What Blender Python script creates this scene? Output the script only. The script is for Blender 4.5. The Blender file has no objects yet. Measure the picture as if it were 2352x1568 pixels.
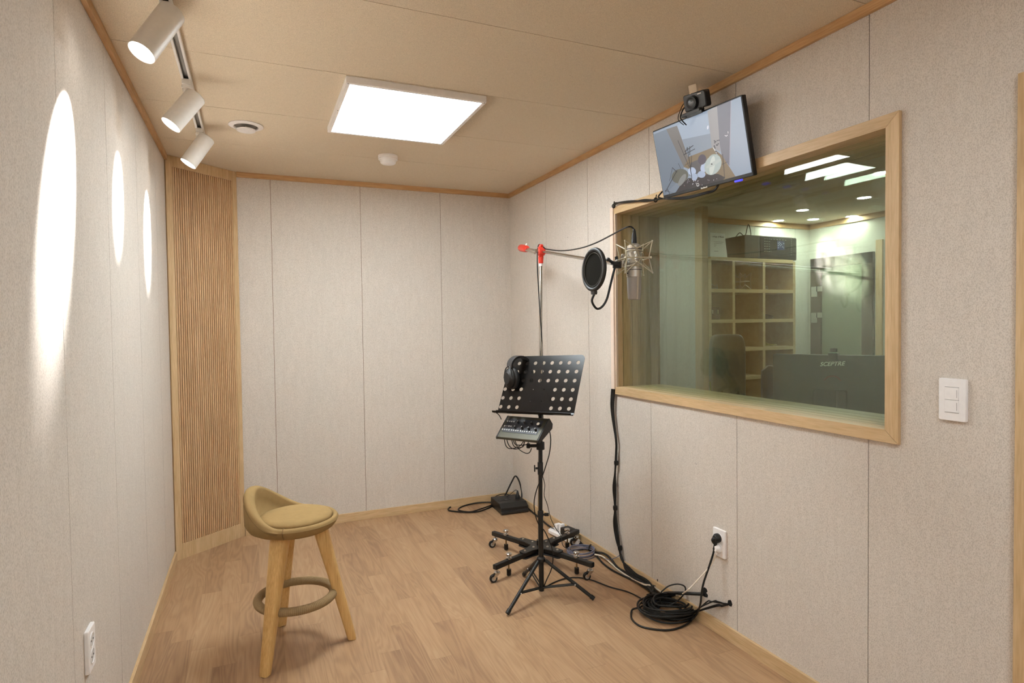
import bpy, bmesh, math, random
import numpy as np
from mathutils import Vector, Matrix, Euler
random.seed(7)
S = bpy.context.scene
COL = S.collection
# ------------------------------------------------------------------ camera
FPX = 1379.834
CR = Vector((0.91836701, -0.39550942, -0.01320396))
CU = Vector((0.0224979, 0.01886949, 0.9995688))
CW = Vector((0.39508972, 0.91826807, -0.02622725))
CAM = Vector((0, 0, 1.32))
cam = bpy.data.cameras.new('camera')
camo = bpy.data.objects.new('camera', cam)
COL.objects.link(camo)
camo.matrix_world = Matrix(((CR.x, CU.x, -CW.x, CAM.x), (CR.y, CU.y, -CW.y, CAM.y), (CR.z, CU.z, -CW.z, CAM.z), (0, 0, 0, 1)))
cam.sensor_width = 36.0
cam.lens = FPX / 2352 * 36
cam.clip_start = 0.02
S.camera = camo
# ------------------------------------------------------------------ world, exposure, light levels
w = bpy.data.worlds.new('world'); S.world = w; w.use_nodes = True
w.node_tree.nodes['Background'].inputs[0].default_value = (0.9, 0.95, 1, 1)
w.node_tree.nodes['Background'].inputs[1].default_value = 0.02
S.view_settings.view_transform = 'Standard'
S.view_settings.look = 'None'
S.view_settings.gamma = 1
S.view_settings.use_curve_mapping = False
S.view_settings.exposure = 0.0
PANEL_W = 35.0      # emission of the flat ceiling light
SPOT_W = 1050.0       # track spotlights
DOWN_W = 230.0       # downlights of the control room
S.cycles.max_bounces = 16
S.cycles.diffuse_bounces = 8
S.cycles.transparent_max_bounces = 16
S.cycles.glossy_bounces = 6
try:
    S.cycles.use_denoising = True
    S.cycles.sample_clamp_indirect = 25
except Exception: pass

# ------------------------------------------------------------------ surveying: a ray through a photo point met with a real plane
def ray(px, py): return CR * ((px - 1176) / FPX) - CU * ((py - 784) / FPX) + CW
def at(px, py, ax, val):
    d = ray(px, py); return CAM + d * ((val - CAM[ax]) / d[ax])
def near(px, py, P):
    d = ray(px, py); return CAM + d * ((Vector(P) - CAM).dot(CW))
def onplane(px, py, P, n):
    d = ray(px, py); n = Vector(n); return CAM + d * ((Vector(P) - CAM).dot(n) / d.dot(n))
def fl(px, py, z=0.0):
    p = at(px, py, 2, z)
    return p if p.x < 1.7736 else at(px, py, 0, 1.7736)      # keep clear of the baseboard
U = Vector((CR.x, CR.y, 0)).normalized(); Wd = Vector((-U.y, U.x, 0))

# ------------------------------------------------------------------ materials
MATS = {}
def lin(c):
    return tuple(((x / 255) / 12.92 if x / 255 <= 0.04045 else (((x / 255) + 0.055) / 1.055) ** 2.4) for x in c) + (1,)
def mat(name, col, rough=0.5, metal=0.0, spec=0.5, emit=0, noise=None, bump=None, coat=0):
    """col is sRGB 0-255. noise=(scale, amount) light colour mottling; bump=(scale, strength)"""
    if name in MATS: return MATS[name]
    m = bpy.data.materials.new(name); m.use_nodes = True; MATS[name] = m
    nt = m.node_tree; b = nt.nodes['Principled BSDF']
    c = lin(col)
    b.inputs['Base Color'].default_value = c
    b.inputs['Roughness'].default_value = rough
    b.inputs['Metallic'].default_value = metal
    b.inputs['Specular IOR Level'].default_value = spec
    if coat: b.inputs['Coat Weight'].default_value = coat
    tc = nt.nodes.new('ShaderNodeTexCoord')
    sc, am = noise or (60, 0.06)
    n = nt.nodes.new('ShaderNodeTexNoise'); n.inputs['Scale'].default_value = sc; n.inputs['Detail'].default_value = 3
    nt.links.new(tc.outputs['Object'], n.inputs['Vector'])
    mx = nt.nodes.new('ShaderNodeMix'); mx.data_type = 'RGBA'
    mx.inputs[6].default_value = tuple(v * (1 - am) for v in c[:3]) + (1,)
    mx.inputs[7].default_value = tuple(min(1, v * (1 + am)) for v in c[:3]) + (1,)
    nt.links.new(n.outputs['Fac'], mx.inputs[0]); nt.links.new(mx.outputs[2], b.inputs['Base Color'])
    if emit:
        b.inputs['Emission Color'].default_value = c; b.inputs['Emission Strength'].default_value = emit
    if bump:
        nb = nt.nodes.new('ShaderNodeTexNoise'); nb.inputs['Scale'].default_value = bump[0]; nb.inputs['Detail'].default_value = 2
        nt.links.new(tc.outputs['Object'], nb.inputs['Vector'])
        bp = nt.nodes.new('ShaderNodeBump'); bp.inputs['Strength'].default_value = bump[1]; bp.inputs['Distance'].default_value = 0.001
        nt.links.new(nb.outputs['Fac'], bp.inputs['Height']); nt.links.new(bp.outputs['Normal'], b.inputs['Normal'])
    return m
def fabric(name, col, dark, stretch=(1, 1, 0.25), scale=420, amt=0.30, stripe=0.07):
    """acoustic board: fine speckle, slightly drawn out along one axis, in a fibrous weave"""
    m = bpy.data.materials.new(name); m.use_nodes = True; MATS[name] = m
    nt = m.node_tree; N = nt.nodes; Lk = nt.links; b = N['Principled BSDF']
    b.inputs['Roughness'].default_value = 0.9; b.inputs['Specular IOR Level'].default_value = 0.15
    tc = N.new('ShaderNodeTexCoord'); mp = N.new('ShaderNodeMapping'); mp.inputs['Scale'].default_value = stretch
    Lk.new(tc.outputs['Object'], mp.inputs['Vector'])
    n1 = N.new('ShaderNodeTexNoise'); n1.inputs['Scale'].default_value = scale; n1.inputs['Detail'].default_value = 2
    Lk.new(mp.outputs[0], n1.inputs['Vector'])
    r1 = N.new('ShaderNodeValToRGB'); r1.color_ramp.elements[0].position = 0.36; r1.color_ramp.elements[1].position = 0.56
    Lk.new(n1.outputs['Fac'], r1.inputs[0])
    mp2 = N.new('ShaderNodeMapping'); mp2.inputs['Scale'].default_value = (stretch[0] * 0.3, stretch[1] * 0.3, stretch[2] * 0.08)
    Lk.new(tc.outputs['Object'], mp2.inputs['Vector'])
    n2 = N.new('ShaderNodeTexNoise'); n2.inputs['Scale'].default_value = scale * 0.5; n2.inputs['Detail'].default_value = 3
    Lk.new(mp2.outputs[0], n2.inputs['Vector'])
    mx = N.new('ShaderNodeMix'); mx.data_type = 'RGBA'; mx.inputs[6].default_value = lin(dark); mx.inputs[7].default_value = lin(col)
    # factor: speckle
    mr = N.new('ShaderNodeMapRange'); mr.inputs[3].default_value = 1 - amt; mr.inputs[4].default_value = 1
    Lk.new(r1.outputs[0], mr.inputs[0])
    ml = N.new('ShaderNodeMapRange'); ml.inputs[1].default_value = 0.3; ml.inputs[2].default_value = 0.7
    ml.inputs[3].default_value = 1 - stripe; ml.inputs[4].default_value = 1
    Lk.new(n2.outputs['Fac'], ml.inputs[0])
    mu = N.new('ShaderNodeMath'); mu.operation = 'MULTIPLY'
    Lk.new(mr.outputs[0], mu.inputs[0]); Lk.new(ml.outputs[0], mu.inputs[1])
    Lk.new(mu.outputs[0], mx.inputs[0]); Lk.new(mx.outputs[2], b.inputs['Base Color'])
    bp = N.new('ShaderNodeBump'); bp.inputs['Strength'].default_value = 0.25; bp.inputs['Distance'].default_value = 0.0006
    Lk.new(n1.outputs['Fac'], bp.inputs['Height']); Lk.new(bp.outputs[0], b.inputs['Normal'])
    return m
def wood(name, c1, c2, axis='Z', scale=14, rough=0.45, fine=0.5, spec=0.4):
    if name in MATS: return MATS[name]
    m = bpy.data.materials.new(name); m.use_nodes = True; MATS[name] = m
    nt = m.node_tree; N = nt.nodes; Lk = nt.links; b = N['Principled BSDF']
    b.inputs['Roughness'].default_value = rough; b.inputs['Specular IOR Level'].default_value = spec
    tc = N.new('ShaderNodeTexCoord'); mp = N.new('ShaderNodeMapping')
    s = [1, 1, 1]; s['XYZ'.index(axis)] = 0.07
    mp.inputs['Scale'].default_value = s
    Lk.new(tc.outputs['Object'], mp.inputs['Vector'])
    n1 = N.new('ShaderNodeTexNoise'); n1.inputs['Scale'].default_value = scale; n1.inputs['Detail'].default_value = 6; n1.inputs['Distortion'].default_value = 1.2
    n2 = N.new('ShaderNodeTexNoise'); n2.inputs['Scale'].default_value = scale * 14; n2.inputs['Detail'].default_value = 3
    for n in (n1, n2): Lk.new(mp.outputs[0], n.inputs['Vector'])
    ad = N.new('ShaderNodeMix'); ad.data_type = 'FLOAT'; ad.inputs[0].default_value = fine
    Lk.new(n1.outputs['Fac'], ad.inputs[2]); Lk.new(n2.outputs['Fac'], ad.inputs[3])
    rp = N.new('ShaderNodeValToRGB'); e = rp.color_ramp.elements
    e[0].position = 0.34; e[0].color = lin(c2); e[1].position = 0.62; e[1].color = lin(c1)
    Lk.new(ad.outputs[0], rp.inputs[0]); Lk.new(rp.outputs[0], b.inputs['Base Color'])
    return m
def floor_mat():
    m = bpy.data.materials.new('oak laminate floor'); m.use_nodes = True
    nt = m.node_tree; N = nt.nodes; Lk = nt.links; b = N['Principled BSDF']
    b.inputs['Roughness'].default_value = 0.42; b.inputs['Specular IOR Level'].default_value = 0.35
    tc = N.new('ShaderNodeTexCoord'); sp = N.new('ShaderNodeSeparateXYZ'); cb = N.new('ShaderNodeCombineXYZ')
    Lk.new(tc.outputs['Object'], sp.inputs[0]); Lk.new(sp.outputs[1], cb.inputs[0]); Lk.new(sp.outputs[0], cb.inputs[1])
    # three strips to a plank, every strip with a tone of its own
    WD, LN = 0.088, 0.58
    def M(op, a, bb=None):
        n = N.new('ShaderNodeMath'); n.operation = op
        for i, v in enumerate((a, bb)):
            if v is None: continue
            if isinstance(v, (int, float)): n.inputs[i].default_value = v
            else: Lk.new(v, n.inputs[i])
        return n.outputs[0]
    row = M('FLOOR', M('DIVIDE', sp.outputs[0], WD))
    wn = N.new('ShaderNodeTexWhiteNoise'); wn.noise_dimensions = '1D'; Lk.new(row, wn.inputs['W'])
    ylen = M('ADD', M('DIVIDE', sp.outputs[1], LN), M('MULTIPLY', wn.outputs['Value'], 7.0))
    cell = M('FLOOR', ylen)
    cc = N.new('ShaderNodeCombineXYZ'); Lk.new(row, cc.inputs[0]); Lk.new(cell, cc.inputs[1])
    w2 = N.new('ShaderNodeTexWhiteNoise'); w2.noise_dimensions = '3D'; Lk.new(cc.outputs[0], w2.inputs['Vector'])
    # grain, shifted per strip
    off = N.new('ShaderNodeVectorMath'); off.operation = 'SCALE'; Lk.new(w2.outputs['Color'], off.inputs[0]); off.inputs['Scale'].default_value = 37
    mp = N.new('ShaderNodeMapping'); mp.inputs['Scale'].default_value = (1, 0.10, 1); Lk.new(tc.outputs['Object'], mp.inputs['Vector'])
    av = N.new('ShaderNodeVectorMath'); av.operation = 'ADD'; Lk.new(mp.outputs[0], av.inputs[0]); Lk.new(off.outputs[0], av.inputs[1])
    n1 = N.new('ShaderNodeTexNoise'); n1.inputs['Scale'].default_value = 9; n1.inputs['Detail'].default_value = 2; n1.inputs['Distortion'].default_value = 0.6
    Lk.new(av.outputs[0], n1.inputs['Vector'])
    rings = M('SINE', M('MULTIPLY', n1.outputs['Fac'], 95.0))
    n2 = N.new('ShaderNodeTexNoise'); n2.inputs['Scale'].default_value = 160; n2.inputs['Detail'].default_value = 3
    mp3 = N.new('ShaderNodeMapping'); mp3.inputs['Scale'].default_value = (1, 0.05, 1); Lk.new(tc.outputs['Object'], mp3.inputs['Vector']); Lk.new(mp3.outputs[0], n2.inputs['Vector'])
    n3 = N.new('ShaderNodeTexNoise'); n3.inputs['Scale'].default_value = 9; n3.inputs['Detail'].default_value = 3
    Lk.new(av.outputs[0], n3.inputs['Vector'])
    v = M('ADD', M('MULTIPLY', rings, 0.075), M('MULTIPLY', n2.outputs['Fac'], 0.34))
    v = M('ADD', v, M('MULTIPLY', n3.outputs['Fac'], 0.42))
    v = M('ADD', v, M('MULTIPLY', w2.outputs['Value'], 0.24))
    rp = N.new('ShaderNodeValToRGB'); e = rp.color_ramp.elements
    e[0].position = 0.22; e[0].color = lin((140, 108, 82)); e[1].position = 0.86; e[1].color = lin((186, 156, 122))
    k = rp.color_ramp.elements.new(0.5); k.color = lin((168, 135, 102))
    Lk.new(v, rp.inputs[0])
    # joints
    fx = M('FRACT', M('DIVIDE', sp.outputs[0], WD)); fy = M('FRACT', ylen)
    j = M('MAXIMUM', M('LESS_THAN', fx, 0.012), M('LESS_THAN', fy, 0.004))
    mx = N.new('ShaderNodeMix'); mx.data_type = 'RGBA'; Lk.new(M('MULTIPLY', j, 0.35), mx.inputs[0]); Lk.new(rp.outputs[0], mx.inputs[6]); mx.inputs[7].default_value = lin((112, 78, 52))
    Lk.new(mx.outputs[2], b.inputs['Base Color'])
    return m
def glass_mat(name, tint, ior=1.5):
    """clear sheet: Fresnel reflection over straight-through transmission"""
    m = bpy.data.materials.new(name); m.use_nodes = True; MATS[name] = m
    nt = m.node_tree; N = nt.nodes; Lk = nt.links; N.clear()
    out = N.new('ShaderNodeOutputMaterial'); mx = N.new('ShaderNodeMixShader'); tr = N.new('ShaderNodeBsdfTransparent'); gl = N.new('ShaderNodeBsdfGlossy')
    gl.inputs['Roughness'].default_value = 0.0; tr.inputs[0].default_value = tint
    geo = N.new('ShaderNodeNewGeometry'); fr = N.new('ShaderNodeFresnel')
    mi = N.new('ShaderNodeMix'); mi.data_type = 'FLOAT'; mi.inputs[2].default_value = ior; mi.inputs[3].default_value = 1 / ior
    Lk.new(geo.outputs['Backfacing'], mi.inputs[0]); Lk.new(mi.outputs[0], fr.inputs[0])
    Lk.new(fr.outputs[0], mx.inputs[0]); Lk.new(tr.outputs[0], mx.inputs[1]); Lk.new(gl.outputs[0], mx.inputs[2]); Lk.new(mx.outputs[0], out.inputs[0])
    return m
def emis(name, col, strength):
    if name in MATS: return MATS[name]
    m = bpy.data.materials.new(name); m.use_nodes = True; MATS[name] = m
    b = m.node_tree.nodes['Principled BSDF']; c = lin(col)
    b.inputs['Base Color'].default_value = (0.02, 0.02, 0.02, 1); b.inputs['Emission Color'].default_value = c; b.inputs['Emission Strength'].default_value = strength
    b.inputs['Roughness'].default_value = 0.3
    return m

M_WALL = fabric('beige acoustic wall board', (216, 208, 199), (116, 102, 88), stretch=(1, 1, 0.6))
M_CEIL = fabric('beige acoustic ceiling board', (220, 206, 184), (126, 110, 90), stretch=(1, 1, 1), scale=380, stripe=0.05)
M_CWALL = fabric('grey beige control room board', (206, 204, 192), (140, 136, 122))
M_GROOVE = mat('dark joint', (120, 98, 76), 0.9)
M_OAK_Y = wood('oak trim along the wall', (210, 182, 142), (184, 154, 112), 'Y')
M_OAK_X = wood('oak trim across', (210, 182, 142), (184, 154, 112), 'X')
M_OAK_Z = wood('oak trim upright', (210, 182, 142), (184, 154, 112), 'Z')
M_CROWN_Y = wood('crown oak along', (200, 162, 116), (172, 132, 86), 'Y')
M_CROWN_X = wood('crown oak across', (200, 162, 116), (172, 132, 86), 'X')
M_SLAT = wood('slat oak', (206, 172, 132), (178, 140, 100), 'Z', scale=30)
M_BLACK = mat('matte black metal', (34, 34, 33), 0.42, 0.3)
M_BLKPL = mat('black plastic', (22, 22, 23), 0.5)
M_RUBBER = mat('black rubber cable', (18, 17, 16), 0.45, spec=0.4)
M_CHROME = mat('chrome', (205, 203, 200), 0.14, 1.0)
M_WHITE = mat('white plastic', (240, 238, 238), 0.35)
M_LAMPW = mat('white lamp enamel', (226, 222, 216), 0.4)
M_RED = mat('red plastic', (214, 56, 40), 0.35)
M_STEEL = mat('brushed nickel', (190, 184, 174), 0.34, 0.85)

# ------------------------------------------------------------------ mesh collecting
OFF = {}
def frame_from(z, up=(0, 0, 1)):
    z = Vector(z).normalized(); up = Vector(up)
    if abs(z.dot(up)) > 0.98: up = Vector((0, 1, 0))
    x = up.cross(z).normalized(); y = z.cross(x)
    return Matrix((x, y, z)).transposed()
class MB:
    def __init__(s): s.v = []; s.f = []; s.mi = []; s.cm = 0
    def add(s, vs, fs):
        o = len(s.v); s.v += [Vector(p) for p in vs]
        for f in fs: s.f.append([i + o for i in f]); s.mi.append(s.cm)
        return s
    def box(s, c, d, R=None):
        x, y, z = [k / 2 for k in d]
        P = [Vector(p) for p in ((-x, -y, -z), (x, -y, -z), (x, y, -z), (-x, y, -z), (-x, -y, z), (x, -y, z), (x, y, z), (-x, y, z))]
        if R is not None: P = [R @ p for p in P]
        return s.add([p + Vector(c) for p in P], [(0, 3, 2, 1), (4, 5, 6, 7), (0, 1, 5, 4), (1, 2, 6, 5), (2, 3, 7, 6), (3, 0, 4, 7)])
    def bb(s, a, b):
        a = Vector(a); b = Vector(b); lo = Vector([min(p, q) for p, q in zip(a, b)]); hi = Vector([max(p, q) for p, q in zip(a, b)])
        return s.box((lo + hi) / 2, hi - lo)
    def rbox(s, c, d, r=0.004, R=None, seg=3):
        """box with rounded edges in its local XZ outline, extruded along Y"""
        x, y, z = [k / 2 for k in d]; r = min(r, x * 0.99, z * 0.99); pts = []
        for cx, cz, a0 in ((x - r, z - r, 0), (-x + r, z - r, 90), (-x + r, -z + r, 180), (x - r, -z + r, 270)):
            for k in range(seg + 1):
                a = math.radians(a0 + 90 * k / seg); pts.append((cx + r * math.cos(a), cz + r * math.sin(a)))
        ch = min(r * 0.4, y * 0.5); rings = []
        for yy, k in ((-y, 1), (-y + ch, 0), (y - ch, 0), (y, 1)):
            rings.append([Vector((px - math.copysign(ch * k, px), yy, pz - math.copysign(ch * k, pz))) for px, pz in pts])
        n = len(pts); V = [p for rg in rings for p in rg]; F = []
        for i in range(3):
            for j in range(n): F.append((i * n + j, i * n + (j + 1) % n, (i + 1) * n + (j + 1) % n, (i + 1) * n + j))
        F.append(list(range(n))[::-1]); F.append([3 * n + j for j in range(n)])
        if R is not None: V = [R @ p for p in V]
        return s.add([p + Vector(c) for p in V], [f[::-1] if False else f for f in F])
    def lathe(s, prof, o=(0, 0, 0), axis=(0, 0, 1), seg=24, cap=True, a0=0):
        R = frame_from(axis); n = len(prof); V = []; F = []
        for r, z in prof:
            for k in range(seg):
                a = a0 + 2 * math.pi * k / seg; V.append(R @ Vector((r * math.cos(a), r * math.sin(a), z)) + Vector(o))
        for i in range(n - 1):
            for k in range(seg): F.append((i * seg + k, i * seg + (k + 1) % seg, (i + 1) * seg + (k + 1) % seg, (i + 1) * seg + k))
        if cap:
            if prof[0][0] > 1e-5: F.append([k for k in range(seg)][::-1])
            if prof[-1][0] > 1e-5: F.append([(n - 1) * seg + k for k in range(seg)])
        return s.add(V, F)
    def cyl(s, a, b, r0, r1=None, seg=16):
        a = Vector(a); b = Vector(b); r1 = r0 if r1 is None else r1
        return s.lathe([(r0, 0), (r1, (b - a).length)], a, b - a, seg)
    def tube(s, pts, r, seg=8, smooth=True, sub=6, closed=False):
        P = [Vector(p) for p in pts]
        if smooth and len(P) > 2: P = crom(P, sub, closed)
        n = len(P); V = []; F = []; prev = None
        for i, p in enumerate(P):
            if closed: t = P[(i + 1) % n] - P[i - 1]
            else: t = P[min(i + 1, n - 1)] - P[max(i - 1, 0)]
            if t.length < 1e-9: t = Vector((0, 0, 1))
            t.normalize()
            if prev is None: x = frame_from(t).col[0]
            else:
                x = prev - t * prev.dot(t)
                x = frame_from(t).col[0] if x.length < 1e-6 else x.normalized()
            prev = x; y = t.cross(x); rr = r(i / max(1, n - 1)) if callable(r) else r
            for k in range(seg):
                a = 2 * math.pi * k / seg; V.append(p + (x * math.cos(a) + y * math.sin(a)) * rr)
        m = n if closed else n - 1
        for i in range(m):
            for k in range(seg):
                j = (i + 1) % n; F.append((i * seg + k, i * seg + (k + 1) % seg, j * seg + (k + 1) % seg, j * seg + k))
        if not closed: F.append([k for k in range(seg)][::-1]); F.append([(n - 1) * seg + k for k in range(seg)])
        return s.add(V, F)
    def torus(s, c, R, r, axis=(0, 0, 1), seg=48, ss=10, rip=0, amp=0):
        M = frame_from(axis); V = []; F = []
        for i in range(seg):
            a = 2 * math.pi * i / seg; rr = r + (amp * math.cos(rip * a) if rip else 0)
            for k in range(ss):
                b = 2 * math.pi * k / ss; q = R + rr * math.cos(b)
                V.append(M @ Vector((q * math.cos(a), q * math.sin(a), rr * math.sin(b))) + Vector(c))
        for i in range(seg):
            for k in range(ss): j = (i + 1) % seg; F.append((i * ss + k, j * ss + k, j * ss + (k + 1) % ss, i * ss + (k + 1) % ss))
        return s.add(V, F)
    def prism(s, poly, d):
        """poly: list of 3D points (planar), d: extrusion vector"""
        P = [Vector(p) for p in poly]; n = len(P); d = Vector(d)
        return s.add(P + [p + d for p in P], [list(range(n))[::-1], [n + i for i in range(n)]] + [(i, (i + 1) % n, n + (i + 1) % n, n + i) for i in range(n)])
    def poly(s, P): return s.add(P, [list(range(len(P)))])
    def build(s, name, mats, parent=None, smooth=True, bevel=0, ang=35, solid=0):
        off = OFF[parent.name] if parent else Vector((0, 0, 0))
        me = bpy.data.meshes.new(name)
        me.from_pydata([tuple(p - off) for p in s.v], [], s.f)
        for m in (mats if isinstance(mats, (list, tuple)) else [mats]): me.materials.append(m)
        for p, i in zip(me.polygons, s.mi): p.material_index = i; p.use_smooth = smooth
        bm = bmesh.new(); bm.from_mesh(me); bmesh.ops.recalc_face_normals(bm, faces=bm.faces); bm.to_mesh(me); bm.free()
        if smooth: me.set_sharp_from_angle(angle=math.radians(ang))
        me.update()
        o = bpy.data.objects.new(name, me); COL.objects.link(o)
        if parent: o.parent = parent
        OFF[o.name] = off
        if bevel:
            b = o.modifiers.new('bevel', 'BEVEL'); b.width = bevel; b.segments = 2; b.limit_method = 'ANGLE'; b.angle_limit = math.radians(40)
            b.harden_normals = True
        return o
def crom(P, sub, closed=False):
    n = len(P); out = []
    g = (lambda i: P[i % n]) if closed else (lambda i: P[max(0, min(n - 1, i))])
    for i in range(n if closed else n - 1):
        a, b, c, d = g(i - 1), g(i), g(i + 1), g(i + 2)
        for k in range(sub):
            t = k / sub
            out.append(0.5 * ((2 * b) + (c - a) * t + (2 * a - 5 * b + 4 * c - d) * t * t + (3 * b - a - 3 * c + d) * t ** 3))
    if not closed: out.append(P[-1].copy())
    return out
def thing(name, label, cat, loc, group=None):
    o = bpy.data.objects.new(name, None); COL.objects.link(o); o.location = loc; o.empty_display_size = 0.05
    OFF[o.name] = Vector(loc); o['label'] = label; o['category'] = cat
    if group: o['group'] = group
    return o
def tag(o, label, cat, group=None):
    o['label'] = label; o['category'] = cat
    if group: o['group'] = group
    return o
def lab(o, label): o['label'] = label; return o
def struct(o): o['kind'] = 'structure'; return o

# ------------------------------------------------------------------ room dimensions
XR, XL, YB, YF, H = 1.7936, -0.4393, 4.184, -1.7, 2.31
SEAM_R = [0.19, 0.74, 1.3036, 1.872, 2.445, 3.035, 3.575]
SEAM_L = [0.72, 1.28, 1.839, 2.40, 2.97, 3.53]
SEAM_B = [0.1213, 0.6886, 1.2528]
SEAM_C = [0.19, 0.74, 1.306, 1.866, 2.432, 3.0, 3.565]
WY0, WY1, WZ0, WZ1 = 1.2423, 2.738, 0.985, 1.9064      # window opening in the right wall
XO = 2.068                                              # far face of that wall
def rects_minus(y0, y1, z0, z1, holes):
    out = [(y0, y1, z0, z1)]
    for h in holes:
        nx = []
        for a, b, c, d in out:
            if h[0] >= b or h[1] <= a or h[2] >= d or h[3] <= c: nx.append((a, b, c, d)); continue
            if h[0] > a: nx.append((a, h[0], c, d))
            if h[1] < b: nx.append((h[1], b, c, d))
            A, B = max(a, h[0]), min(b, h[1])
            if h[2] > c: nx.append((A, B, c, h[2]))
            if h[3] < d: nx.append((A, B, h[3], d))
        out = nx
    return out
def panelled(name, ax, val, inward, u0, u1, z0, z1, seams, m, holes=(), thick=0.1, gap=0.0028, mg=None):
    """flat wall of boards: boards stand 3 mm proud of a backing so that the joints are real grooves.
    ax: 0 = wall at constant x, 1 = wall at constant y. inward = +1/-1 direction into the room"""
    mb = MB(); d = 0.003
    def put(u, v, a, b, t0, t1):
        if ax == 0: mb.bb((t0, u, a), (t1, v, b))
        else: mb.bb((u, t0, a), (v, t1, b))
    mb.cm = 1
    for r in rects_minus(u0, u1, z0, z1, holes): put(*r, val - inward * d, val - inward * thick)
    mb.cm = 0
    cuts = [u0 - gap / 2] + sorted(seams) + [u1 + gap / 2]
    for a, b in zip(cuts[:-1], cuts[1:]):
        for r in rects_minus(a + gap / 2, b - gap / 2, z0, z1, holes): put(*r, val, val - inward * d)
    return struct(mb.build(name, [m, mg or M_GROOVE], smooth=False))

# ------------------------------------------------------------------ the setting
mb = MB().bb((XL - 0.1, YF - 0.1, -0.06), (XR, YB + 0.1, 0)); struct(mb.build('floor', floor_mat(), smooth=False))
mb = MB()
mb.cm = 1; mb.bb((XL - 0.1, YF - 0.1, H + 0.003), (XR + 0.1, YB + 0.1, H + 0.08)); mb.cm = 0
cuts = [YF - 0.1] + SEAM_C + [YB + 0.1]
for a, b in zip(cuts[:-1], cuts[1:]): mb.bb((XL - 0.1, a + 0.0014, H), (XR + 0.1, b - 0.0014, H + 0.003))
struct(mb.build('ceiling', [M_CEIL, M_GROOVE], smooth=False))
panelled('wall_back', 1, YB, -1, XL - 0.1, XR + 0.1, 0, H, SEAM_B, M_WALL)
WL = panelled('wall_left', 0, XL, 1, YF, YB, 0, H, SEAM_L, M_WALL)
WR = panelled('wall_right', 0, XR, -1, YF, YB, 0, H, SEAM_R, M_WALL, holes=[(WY0 - 0.02, WY1 + 0.02, WZ0 - 0.02, WZ1 + 0.02)], thick=XO - XR)
panelled('wall_front', 1, YF, 1, XL - 0.1, XR + 0.1, 0, H, [0.1, 0.7, 1.3], M_WALL)

# diagonal slatted corner
A = Vector((XL, 3.888, 0)); B = Vector((-0.078, YB, 0))
dAB = (B - A).normalized(); nAB = Vector((dAB.y, -dAB.x, 0)); LAB = (B - A).length
def pc(u, z, o=0.0): return A + dAB * u + nAB * o + Vector((0, 0, z))
t = thing('slat_panel', 'tall oak panel of narrow upright slats set diagonally across the far left corner', 'wall panel', tuple(A + (B - A) / 2))
BZ, TZ = 0.0, H - 0.001
mb = MB()
def slab(mb, u0, u1, z0, z1, o0, o1): mb.prism([pc(u0, z0, o0), pc(u1, z0, o0), pc(u1, z0, o1), pc(u0, z0, o1)], (0, 0, z1 - z0))
slab(mb, 0.004, 0.043, BZ, TZ, -0.012, 0.006); slab(mb, LAB - 0.034, LAB - 0.002, BZ, TZ, -0.012, 0.006)
slab(mb, 0.043, LAB - 0.034, TZ - 0.062, TZ, -0.012, 0.006); slab(mb, 0.043, LAB - 0.034, BZ, 0.088, -0.012, 0.006)
lab(mb.build('frame', M_OAK_Z, t, smooth=False, bevel=0.001), 'plain oak border of the slatted panel')
mb = MB(); u0, u1 = 0.043, LAB - 0.034; NS = 29; pitch = (u1 - u0) / NS
for k in range(NS): slab(mb, u0 + k * pitch + 0.0034, u0 + (k + 1) * pitch, 0.088, TZ - 0.062, -0.012, 0.0035)
mb.build('slats', M_SLAT, t, smooth=False, bevel=0.0008)
mb = MB(); slab(mb, 0.002, LAB - 0.002, BZ, TZ, -0.03, -0.012); mb.build('backing', mat('dark felt backing', (58, 36, 22), 0.9), t, smooth=False)

# crown trims and baseboards
def bar(name, p, m, **k): return struct(MB().bb(*p).build(name, m, smooth=False, bevel=0.0012, **k))
CH = 0.032
bar('trim_1', ((XR - 0.014, YF, H - CH), (XR, YB, H)), M_CROWN_Y)
bar('trim_2', ((XL, YF, H - CH), (XL + 0.016, 3.889, H)), M_CROWN_Y)
bar('trim_3', ((-0.076, YB - 0.014, H - CH), (XR - 0.014, YB, H)), M_CROWN_X)
bar('baseboard_back', ((-0.074, YB - 0.012, 0), (XR - 0.012, YB, 0.058)), M_OAK_X)
bar('baseboard_left', ((XL, YF, 0), (XL + 0.012, 3.885, 0.058)), M_OAK_Y)
bar('baseboard_right', ((XR - 0.012, YF, 0), (XR, YB, 0.058)), M_OAK_Y)

# door casing at the right edge of the view
mb = MB().bb((XR - 0.016, 0.84, 0), (XR, 0.896, 1.936)); mb.bb((XR - 0.016, 0.0, 1.88), (XR, 0.84, 1.936)); mb.bb((XR - 0.016, -0.05, 0), (XR, 0.0, 1.936))
D1 = struct(mb.build('door_1', M_OAK_Z, smooth=False, bevel=0.0012))
MB().bb((XR - 0.006, 0.0, 0.005), (XR, 0.84, 1.88)).build('door_leaf', M_OAK_Z, D1, smooth=False)
hb = MB(); hb.lathe([(0.026, 0), (0.026, 0.006), (0.01, 0.008), (0.009, 0.035)], (XR - 0.006, 0.07, 1.0), (-1, 0, 0), 20); hb.tube([(XR - 0.04, 0.07, 1.0), (XR - 0.045, 0.1, 1.0), (XR - 0.045, 0.18, 1.0)], 0.008)
hb.build('door_handle', M_STEEL, D1)

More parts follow.
